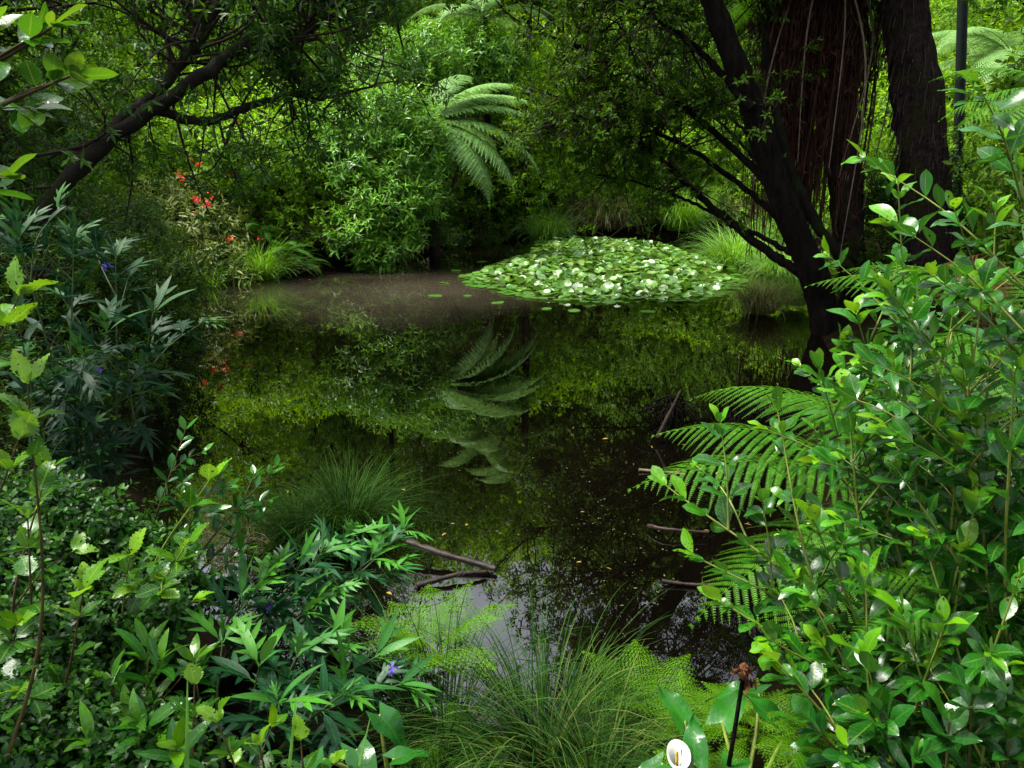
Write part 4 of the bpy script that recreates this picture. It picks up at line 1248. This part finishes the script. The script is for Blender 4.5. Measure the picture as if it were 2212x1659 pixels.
lady('fern in the gap behind the big tussock', 1180, 1480, 3.2, 8, .7)
lady('fern beneath the left flank of the big tussock', 980, 1620, 2.6, 8, .5)
lady('fern beneath the right flank of the big tussock', 1400, 1640, 2.4, 8, .48)
lady('low fern at the bottom edge right of the arum flower', 1540, 1700, 2.05, 8, .42)
KW = dict(r=.008, node=.082, side=.30, depth=1, bow=.3, young=.22)
shrub('glossy_shrub', 'tall glossy leaved shrub with upright shoot in front of the tree fern', 'shrub', (1.75, 3.0), [(1940, 400, 2.9), (2070, 600, 3.0), (1850, 680, 2.85), (1770, 800, 2.8), (1990, 620, 3.1), (1820, 740, 2.9), (1920, 860, 2.7), (1850, 930, 2.7)], 101, .122, T_GLOSSY, M['glossy'], M['stem_green'], **KW)
shrub('glossy_shrub', 'glossy shrub reaching the top right with broad shining leaves', 'shrub', (1.75, 2.2), [(2200, 330, 2.3), (2120, 640, 2.25), (2150, 460, 2.5), (2080, 800, 2.2), (2230, 560, 2.1), (2190, 800, 2.0), (2010, 900, 2.3), (1930, 780, 2.5), (2110, 930, 2.2), (1980, 640, 2.6)], 102, .122, T_GLOSSY, M['glossy'], M['stem_green'], **KW)
shrub('glossy_shrub', 'glossy shrub with long shoots arching left over the broad fern', 'shrub', (1.45, 2.45), [(1440, 1050, 2.75), (1500, 1200, 2.6), (1560, 1300, 2.45), (1680, 890, 2.85), (1830, 850, 2.6), (1660, 1380, 2.3), (1760, 1130, 2.5), (1720, 1250, 2.4)], 103, .118, T_GLOSSY, M['glossy'], M['stem_green'], r=.009, node=.085, side=.22, depth=1, bow=.3, young=.22, leaf_from=.4)
shrub('glossy_shrub', 'dense glossy shrub filling the lower right with wet leaves', 'shrub', (1.35, 1.95), [(1750, 1290, 2.2), (1870, 1250, 2.15), (2000, 1180, 2.1), (2110, 1080, 2.1), (2200, 1250, 1.9), (1680, 1430, 2.15), (1870, 1420, 2.0), (2040, 1350, 1.95), (2150, 1450, 1.85), (1780, 1400, 2.1), (1950, 1330, 2.05), (2080, 1200, 2.1)], 104, .122, T_GLOSSY, M['glossy'], M['stem_green'], **KW)
shrub('glossy_shrub', 'low dark glossy shrub in the bottom right corner', 'shrub', (1.25, 1.75), [(1750, 1560, 1.95), (1900, 1540, 1.9), (2050, 1560, 1.8), (2180, 1600, 1.75), (1980, 1640, 1.7), (2100, 1500, 1.8)], 105, .122, T_GLOSSY, M['oval'], M['stem_brown'], **KW)
shrub('glossy_shrub', 'glossy shrub deeper in behind the broad fern', 'shrub', (2.7, 3.9), [(1900, 760, 3.9), (2000, 860, 3.8), (2100, 950, 3.7), (2180, 700, 3.9), (2060, 700, 4.1), (2200, 1000, 3.5), (1950, 1000, 3.6)], 106, .118, T_GLOSSY, M['oval'], M['stem_brown'], **KW)

# arums
def arum(label, base, leaves, seed):
    b = np.array(at(*base)); g = tz(b[0], b[1]); b[2] = g
    t = thing('arum', label, 'arum lily', b)
    rng = rng_(seed)
    for (px, py, Y, ln, az, el, k) in leaves:
        p = np.array(at(px, py, Y)) - b
        d = np.array((math.sin(R(az)) * math.cos(R(el)), math.cos(R(az)) * math.cos(R(el)), math.sin(R(el))))
        s = MB(); s.tube(smooth([(rng.normal(0, .02), rng.normal(0, .02), -.03), p * .5 + UP * .05, p], 9), np.linspace(.011, .005, 9), 6)
        st = s.build('stalk', M['stem_green'], t)
        f = MB(); f.place(T_ARUM[k], [p], [d], [UP + d * .5], [ln * .6], [rng.uniform(.1, .9)])
        f.build('blade', M['arum'], st)
    return t
arum('arum with wavy drooping leaf left of the centre tussock', (840, 1660, 2.3), [(820, 1545, 2.4, .30, 120, -25, 1), (770, 1620, 2.2, .28, 150, -10, 0), (700, 1640, 2.2, .24, 210, 5, 2), (850, 1640, 2.2, .22, 60, 0, 0)], 1)
ar = arum('arum with one white funnel flower near the bottom edge', (1490, 1720, 2.1), [(1430, 1650, 2.1, .2, 250, -10, 0), (1480, 1560, 2.25, .26, 330, 25, 2), (1500, 1650, 2.0, .24, 10, 50, 1)], 2)
arum('arum with broad upright leaves behind the dead seed stalk', (1620, 1680, 2.15), [(1560, 1560, 2.35, .3, 40, 25, 0), (1700, 1580, 2.25, .3, 300, 35, 2), (1640, 1500, 2.5, .3, 290, 5, 1), (1590, 1640, 2.1, .26, 200, 20, 0), (1720, 1640, 2.1, .28, 80, 20, 1)], 3)
# its flower
p = np.array(at(1462, 1640, 2.0)) - np.array(ar.location)
s = MB(); s.tube(smooth([(0, 0, 0), p * .6 + np.array((0, .02, 0)), p - UP * .06], 8), np.linspace(.009, .007, 8), 7); fs = s.build('flower_stalk', M['stem_green'], ar)
V, F = [], []
n1, n2 = 8, 20
for i in range(n1):
    u = i / (n1 - 1)
    for k in range(n2):
        an = 2 * math.pi * k / n2
        r = .007 + .022 * u ** 2.2 + .013 * max(0, u - .75) * 4 * (0.55 + .45 * math.cos(an - .4))
        V.append((math.cos(an) * r, math.sin(an) * r, -.075 + .10 * u + .020 * u * u * math.cos(an - 1.6) - .012 * max(0, u - .85) * 6 * (1 - .5 * math.cos(an - 1.6))))
for i in range(n1 - 1):
    for k in range(n2):
        F.append((i * n2 + k, i * n2 + (k + 1) % n2, (i + 1) * n2 + (k + 1) % n2, (i + 1) * n2 + k))
mb = MB(); mb.add(np.array(V) + p, f4=F); mb.build('spathe', M['spathe'], ar)
mb = MB(); mb.tube([p - UP * .03, p + UP * .0, p + UP * .028], np.array((.004, .005, .003)), 8); mb.build('spadix', M['spadix'], ar)

# dead seed stalk
b = np.array(at(1545, 1690, 2.0)); top = np.array(at(1605, 1462, 2.1)); b[2] = tz(b[0], b[1])
t = thing('dead_stalk', 'dark dead flower stalk topped by a ragged brown seed head', 'seed head', b)
s = MB(); s.tube(smooth([(0, 0, -.03), (top - b) * .55 + np.array((.006, 0, 0)), top - b], 14), np.linspace(.008, .0065, 14), 7); s.build('stalk', M['bark'], t)
rng = rng_(7)
s = MB()
s.tube([top - b - UP * .005, top - b + UP * .02, top - b + UP * .035], np.array((.009, .02, .017)), 10, wob=.18, rng=rng)
k = 44
s.place(T_KITE[1], top - b + rng.normal(0, .010, (k, 3)) + UP * .02, nrm(rng.normal(size=(k, 3)) + (0, 0, -.3)), rng.normal(size=(k, 3)), rng.uniform(.012, .03, k), .5)
s.place(T_KITE[0], top - b + rng.normal(0, .008, (6, 3)) + np.array((.016, 0, 0)), nrm(rng.normal(0, .3, (6, 3)) - UP), rng.normal(size=(6, 3)), rng.uniform(.03, .06, 6), .5)
s.build('seed_head', M['seedhead'], t)

# dry bracken behind the shrubs
c = at(2150, 545, 5.0)
t = fern('dry_fern', 'rust brown dry fern behind the glossy shrubs', (c[0], c[1]), [], F_BRACKEN, z=c[2])
for az, tl in ((-95, -30), (-120, -40), (-70, -20), (-150, -35)):
    inst('frond', F_BRACKEN[2], t, rot=(R(tl), 0, -R(az)), sc=.42, m=M['dead_fern'])

# ------------------------------------------------------------------ centre foreground tussock
b = np.array(at(1175, 1640, 2.62)); b[2] = max(tz(b[0], b[1]), -.02)
ts = tag(blades_mb(111, 720, .80, .16, (.1, 1.15), 2.1, .0023, (.05, .95), 10).build('sedge_tussock', M['grass'], loc=b), 'large sedge tussock with long arching blades at the centre front', 'sedge')
blades_mb(114, 170, .42, .17, (.5, 1.5), 1.4, .0026, (0, 1), 7).build('dead_blade', M['thatch'], ts)
b = np.array(at(960, 1590, 2.75)); b[2] = max(tz(b[0], b[1]), -.02)
tag(blades_mb(112, 220, .85, .12, (.1, 1.1), 1.7, .0026, (.1, .8), 9).build('sedge_tussock', M['grass'], loc=b), 'smaller sedge tussock left of the big centre one', 'sedge')
b = np.array(at(1290, 1680, 2.4)); b[2] = max(tz(b[0], b[1]), -.02)
tag(blades_mb(113, 150, .55, .12, (.1, 1.1), 1.5, .0026, (.3, 1), 8).build('sedge_tussock', M['grass'], loc=b), 'short sedge tussock with straw tips below the big centre one', 'sedge')

# ------------------------------------------------------------------ left foreground
KL = dict(r=.011, node=.085, side=.25, depth=1, bow=.15, opp=False, young=.2, tip_n=5, spread=1.0, droop=.35)
def kangaroo(label, base, tips, seed, leaf, flowers=(), m_='lobed', **kw):
    k2 = dict(KL); k2.update(kw)
    t = shrub('lobed_plant', label, 'plant', base, tips, seed, leaf, T_LOBED, M[m_], M['stem_mid'], **k2)
    rng = rng_(seed + 5)
    for (px, py, Y) in flowers:
        p = np.array(at(px, py, Y)) - np.array(t.location)
        f = MB()
        q = p + rng.normal(0, .012, (3, 3))
        sprays(f, q, nrm(rng.normal(0, .4, (3, 3)) + np.array((0, -1, .3))), 5, .024, T_KITE, rng, 1.2, (0, 1), .1)
        f.build('flower', M['purple'], t)
    return t
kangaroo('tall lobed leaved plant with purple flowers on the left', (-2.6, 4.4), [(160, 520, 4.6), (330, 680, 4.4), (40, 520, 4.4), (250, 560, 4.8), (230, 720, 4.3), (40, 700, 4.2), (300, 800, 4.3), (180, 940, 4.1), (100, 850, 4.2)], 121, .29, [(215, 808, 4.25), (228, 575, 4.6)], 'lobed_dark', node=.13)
kangaroo('lobed leaved plant standing over the fallen branch', (-1.35, 3.3), [(745, 1160, 3.7), (870, 1150, 3.75), (690, 1200, 3.5), (800, 1210, 3.6), (850, 1230, 3.6)], 122, .25, [], node=.11)
kangaroo('lobed leaved plant with yellowing leaves left of centre', (-1.4, 3.0), [(560, 1265, 3.3), (630, 1290, 3.25), (520, 1290, 3.2), (650, 1330, 3.2)], 123, .25, [(580, 1310, 3.2)], node=.11)
kangaroo('bushy lobed leaved plant in the lower left front', (-1.05, 2.5), [(480, 1390, 2.75), (560, 1440, 2.6), (640, 1420, 2.7), (720, 1400, 2.75), (810, 1420, 2.75), (860, 1480, 2.65), (600, 1520, 2.4), (740, 1500, 2.5)], 124, .24, [(848, 1440, 2.65)], node=.105)

KS = dict(r=.008, node=.12, side=.25, depth=1, bow=.2, opp=False, young=.4, tip_n=4, spread=1.05, droop=.4)
shrub('serrated_sapling', 'sapling with bright toothed leaves at the left middle', 'sapling', (-1.65, 2.75), [(450, 1040, 2.9), (280, 1200, 2.6), (400, 1180, 2.6)], 131, .13, T_SERR, M['serrated'], M['stem_green'], **KS)
shrub('serrated_sapling', 'sapling with toothed leaves rising at the far left', 'sapling', (-1.75, 2.3), [(100, 1020, 2.6), (60, 1120, 2.4), (180, 1280, 2.3)], 132, .13, T_SERR, M['serrated'], M['stem_brown'], **KS)
shrub('serrated_sapling', 'sapling with insect eaten yellow green leaves at the left edge', 'sapling', (-1.75, 1.85), [(40, 640, 2.2), (60, 830, 2.15), (40, 950, 2.1)], 133, .125, T_SERR, M['serrated'], M['stem_brown'], **KS)
shrub('serrated_sapling', 'low sapling with bright leaves at the bottom left front', 'sapling', (-.75, 1.9), [(470, 1560, 2.0), (650, 1600, 2.05), (560, 1610, 1.95), (420, 1480, 2.1)], 134, .10, T_SERR, M['serrated'], M['stem_brown'], **KS)
shrub('oval_shrub', 'dark shrub with paired oval leaves beside the water on the left', 'shrub', (-1.8, 3.2), [(400, 930, 3.5), (595, 1010, 3.5), (560, 1110, 3.4), (480, 1020, 3.5), (420, 1190, 3.2), (520, 1190, 3.3)], 141, .095, T_OVAL, M['oval'], M['stem_brown'], r=.007, node=.075, side=.4, depth=1, bow=.2)
shrub('long_leaved_shrub', 'shrub with long shining leaves in the bottom left front', 'shrub', (-1.15, 2.15), [(320, 1400, 2.45), (240, 1480, 2.35), (420, 1430, 2.4), (300, 1560, 2.1), (380, 1620, 1.95), (200, 1600, 2.1)], 142, .15, T_LONG, M['long'], M['stem_brown'], r=.008, node=.07, side=.4, depth=1, bow=.2, opp=False, tip_n=5)
# hanging branch of a tree at the top left corner
b = (-1.9, 1.7, tz(-1.9, 1.7))
t = thing('branch_sapling', 'slender sapling bending one leafy branch into the top left corner', 'sapling', b)
rng = rng_(143)
o = np.array(b)
for pts, n in (((at(-150, 330, 1.75), at(-20, 240, 1.75), at(150, 165, 1.75)), 5), ((at(-150, 200, 1.7), at(0, 130, 1.7), at(110, 60, 1.7)), 7), ((at(-150, 560, 1.8), at(-30, 400, 1.8), at(10, 385, 1.8)), 2)):
    w, f = MB(), MB()
    pts = [np.array((0, 0, .0)), np.array(pts[0]) * .5 + o * .5 - o + np.array((-.25, 0, .2))] + [np.array(q) - o for q in pts]
    w.tube(smooth(pts, 26), np.linspace(.012, .0025, 26), 6)
    q = smooth(pts[2:], 12)
    shoot(w, f, q[3], q[-1], rng, .105, T_WIDE, .004, .045, .25, 1, .1, False, 0.0, 0, .5, .3, 5, 1.1, .7)
    br = w.build('branch', M['stem_brown'], t)
    f.build('foliage', M['topleft'], br)

# small leaved cover on the left bank
def cover(label, blobs, n, leaf, m_, seed, per=7):
    c0 = np.array(at(*blobs[0][:3])); c0[2] = tz(c0[0], c0[1])
    t = thing('small_leaved_bush', label, 'bush', c0)
    rng = rng_(seed)
    L, w = [], MB()
    for (px, py, Y, r) in blobs:
        c = np.array(at(px, py, Y)) - c0
        L.append((c, (r, r, r * .8)))
        for _ in range(5):
            e = c + nrm(rng.normal(size=3) + UP * .6) * r * .9
            w.tube(smooth([rng.normal(0, .1, 3) * (1, 1, 0), c * .6 + rng.normal(0, .05, 3), e], 7), np.linspace(.008, .002, 7), 4)
    f = MB()
    p, ax = lobe_points(rng, L, n, .5)
    sprays(f, p, ax, per, leaf, T_SMALL, rng, 1.1, (.05, .95), 1.6)
    w.build('stem', M['stem_brown'], t)
    f.build('foliage', M[m_], t)
cover('small leaved bush covering the left bank below the twigs', [(140, 1180, 3.2, .34), (40, 1140, 3.1, .3), (240, 1230, 3.2, .28), (60, 1260, 2.9, .32)], 1900, .042, 'cover', 151)
cover('small leaved bush in the middle of the left bank', [(160, 1380, 2.7, .32), (60, 1420, 2.6, .3), (260, 1360, 2.75, .26), (330, 1290, 3.0, .22)], 1700, .040, 'cover', 152)
cover('small leaved bush at the bottom left corner', [(100, 1570, 2.3, .28), (220, 1620, 2.2, .22), (30, 1650, 2.1, .25), (330, 1660, 2.1, .18)], 1500, .038, 'cover', 153)

# broad single blades at the bottom left
def blade(label, p0, p1, w0, m_='grass_bright'):
    a, b2 = np.array(at(*p0)), np.array(at(*p1))
    a[2] = tz(a[0], a[1])
    q = smooth([np.zeros(3), (b2 - a) * .5 + rng_(3).normal(0, .01, 3), b2 - a], 14)
    tg = nrm(np.gradient(q, axis=0)); sd_ = nrm(np.cross(tg, np.array((.2, 1, .1))))
    w = w0 * (1 - np.linspace(0, 1, 14) ** 2 * .85)[:, None]
    nn = np.cross(sd_, tg)
    V = np.stack((q - sd_ * w, q - nn * w * .35, q + sd_ * w), 1).reshape(-1, 3)
    F = [(3 * i + k, 3 * i + k + 1, 3 * i + k + 4, 3 * i + k + 3) for i in range(13) for k in range(2)]
    mb = MB(); mb.add(V, f4=F, a=np.tile((0, .5, .4), (len(V), 1)))
    tag(mb.build('grass_blade', M[m_], loc=a), label, 'grass blade')
blade('broad folded grass blade at the bottom left under the sapling', (350, 1690, 1.9), (405, 1470, 1.95), .012)
blade('broad slanting grass blade crossing the lobed leaves', (560, 1690, 2.0), (640, 1500, 2.1), .009)
blade('thin slanting grass blade at the bottom beside the arum', (690, 1680, 2.1), (800, 1550, 2.2), .008)

# small ferns on the left bank
for i, (px, py, Y, lab) in enumerate([(620, 540, 16.8, 'little fern behind the bright tussock'), (650, 570, 17.0, 'little fern at the water right of the bright tussock'), (560, 500, 17.2, 'little fern above the bright tussock')]):
    b = np.array(at(px, py, Y))
    fern('small_fern', lab, (b[0], b[1]), [(az + 20 * i, -5, .27, j % 3) for j, az in enumerate(range(60, 420, 45))], [x for x in F_TREE_G], z=b[2])

# ------------------------------------------------------------------ bare twigs, logs and litter
b = np.array(at(315, 1030, 3.95)); b[2] = max(0, tz(b[0], b[1]))
t = thing('bare_bush', 'leafless pale twiggy bush standing at the dark water', 'bush', b)
rng = rng_(161)
def twig_rec(w, p, d, L, r, depth):
    q = [p]
    for i in range(4):
        d = nrm(d + rng.normal(0, .18, 3))
        q.append(q[-1] + d * L / 4)
    q = np.array(q)
    w.tube(q, np.linspace(r, r * .6, 5), 5)
    if depth:
        for _ in range(3 if depth > 1 else 2):
            twig_rec(w, q[int(rng.integers(2, 5))], nrm(d + rng.normal(0, .55, 3) + UP * .1), L * rng.uniform(.55, .85), r * .55, depth - 1)
for dx in ((.5, 0, 1), (-.5, 0, 1), (.1, .2, 1), (.9, -.1, .4), (-.9, 0, .5)):
    w = MB(); twig_rec(w, np.array((0, 0, -.05)), nrm(np.array(dx, float)), .34, .008, 4)
    w.build('branch', M['twig_pale'], t)

def log(label, p0, p1, r0, r1, z0, z1, m_='log', name='fallen_branch', bend=.04, knots=2):
    a, b2 = gp(*p0, z0), gp(*p1, z1)
    rng = rng_(int(p0[0] + p1[1]))
    q = smooth([np.zeros(3), (b2 - a) * .5 + rng.normal(0, bend, 3) * (1, 1, .4), b2 - a], 16)
    w = MB(); w.tube(q, np.linspace(r0, r1, 16) * (1 + .12 * rng.normal(size=16)), 10, wob=.10, rng=rng, ridge=.05)
    for _ in range(knots):
        k = int(rng.integers(4, 14)); e = q[k] + nrm(rng.normal(size=3) + UP * .4) * (b2 - a).__abs__().max() * .14
        w.tube(smooth([q[k], e], 4), np.linspace(r1 * .6, r1 * .25, 4), 5)
    tag(w.build(name, M[m_], loc=a), label, 'branch')
log('long reddish fallen branch lying in the water at the centre left', (880, 1170), (1070, 1228), .024, .015, .10, .03)
log('dark branch dipping into the water below the reddish one', (900, 1265), (1050, 1235), .018, .010, .02, .03)
log('dead stick rising out of the debris heap', (1420, 945), (1470, 845), .02, .012, .05, .45, 'twig')
log('dead branch floating under the broad fern', (1400, 1135), (1530, 1150), .014, .008, .03, .04)
log('second floating branch under the broad fern', (1430, 1255), (1560, 1262), .012, .008, .02, .02)
log('pale thin stick floating below the ferns', (1380, 1015), (1480, 1025), .012, .006, .015, .02, 'twig_pale')
log('rotting stick in the dark water on the left bank', (420, 1270), (560, 1255), .03, .02, .03, .04, 'bark')
log('thin dead stem curving out of the water left of the fern', (860, 1400), (850, 1350), .006, .003, .02, .2, 'log', knots=0)
log('grey twig by the far left shore of the water', (640, 590), (690, 575), .02, .01, .02, .25, 'twig_pale')
for i, (px, py, Y, n, lab) in enumerate([(1450, 935, 7.4, 34, 'tangled heap of dead fern stalks standing in the water'), (1610, 925, 7.0, 26, 'second heap of dead stalks near the broad fern')]):
    b = np.array(gp(px, py, 0.0))
    w = MB(); rng = rng_(170 + i)
    for k in range(n):
        an = rng.uniform(0, 6.28); L = rng.uniform(.25, .6)
        p0 = np.array((math.cos(an) * .22, math.sin(an) * .22, 0)) * rng.uniform(.5, 1.4)
        p1 = np.array((rng.normal(0, .08), rng.normal(0, .08), rng.uniform(.15, .42)))
        w.tube(smooth([p0 - UP * .05, (p0 + p1) * .5 + rng.normal(0, .06, 3), p1, p1 + np.array((rng.normal(0, .12), rng.normal(0, .12), -rng.uniform(.05, .25)))], 9), rng.uniform(.004, .011), 4)
    tag(w.build('stalk_heap', M['bark'], loc=b), lab, 'dead stalks')

# floating leaves and the yellow ones caught in plants
mb = MB(); mb.place(T_KITE[0], [(0, 0, 0)], [(0, 1., 0)], [(0, 0, 1.)], [1.0], [.6]); FL = mb.mesh('fallen_leaf', M['fallen'])
mb = MB(); mb.place(T_KITE_N[1], [(0, 0, 0)], [(0, 1., 0)], [(0, 0, 1.)], [1.0], [.2]); FL2 = mb.mesh('fallen_leaf', M['fallen'])
rng = rng_(181)
cnt = 0
while cnt < 70:
    px, py = rng.uniform(560, 1700), 560 + 740 * rng.uniform() ** 1.4
    p = gp(px, py)
    if pond_sd(p[None])[0] > -.15 or inside(p[None, :2], LPOLY)[0]:
        continue
    cnt += 1
    o = inst('fallen_leaf', FL if rng.uniform() < .5 else FL2, None, (p[0], p[1], .008 + rng.uniform(0, .003)), (rng.normal(0, .06), rng.normal(0, .06), rng.uniform(0, 6.28)), rng.uniform(.025, .06))
    tag(o, 'small fallen leaf floating on the open water', 'leaf', 'fallen leaves on the water')

# fine scum and pollen specks drifting on the water
mb = MB()
rng = rng_(182)
k = 0
while k < 800:
    c = rng.integers(0, 4)
    px, py = ((rng.normal(800, 150), rng.normal(615, 22)), (rng.normal(1250, 220), rng.normal(740, 60)), (rng.normal(1350, 160), rng.normal(1130, 120)), (rng.uniform(560, 1700), rng.uniform(570, 1350)))[int(c)]
    p = gp(px, py)
    if py < 470 or pond_sd(p[None])[0] > -.1 or inside(p[None, :2], LPOLY)[0]:
        continue
    k += 1
    an = rng.uniform(0, 6.28)
    mb.place(T_KITE_N[0], [(p[0], p[1], .007)], [(math.cos(an), math.sin(an), 0)], [(0, 0, 1.)], [rng.uniform(.008, .028)], [rng.uniform(0, 1)], 1.6)
tag(mb.build('pond_scum', M['scum']), 'fine pale specks of pollen and leaf bits on the water', 'scum', kind='stuff')
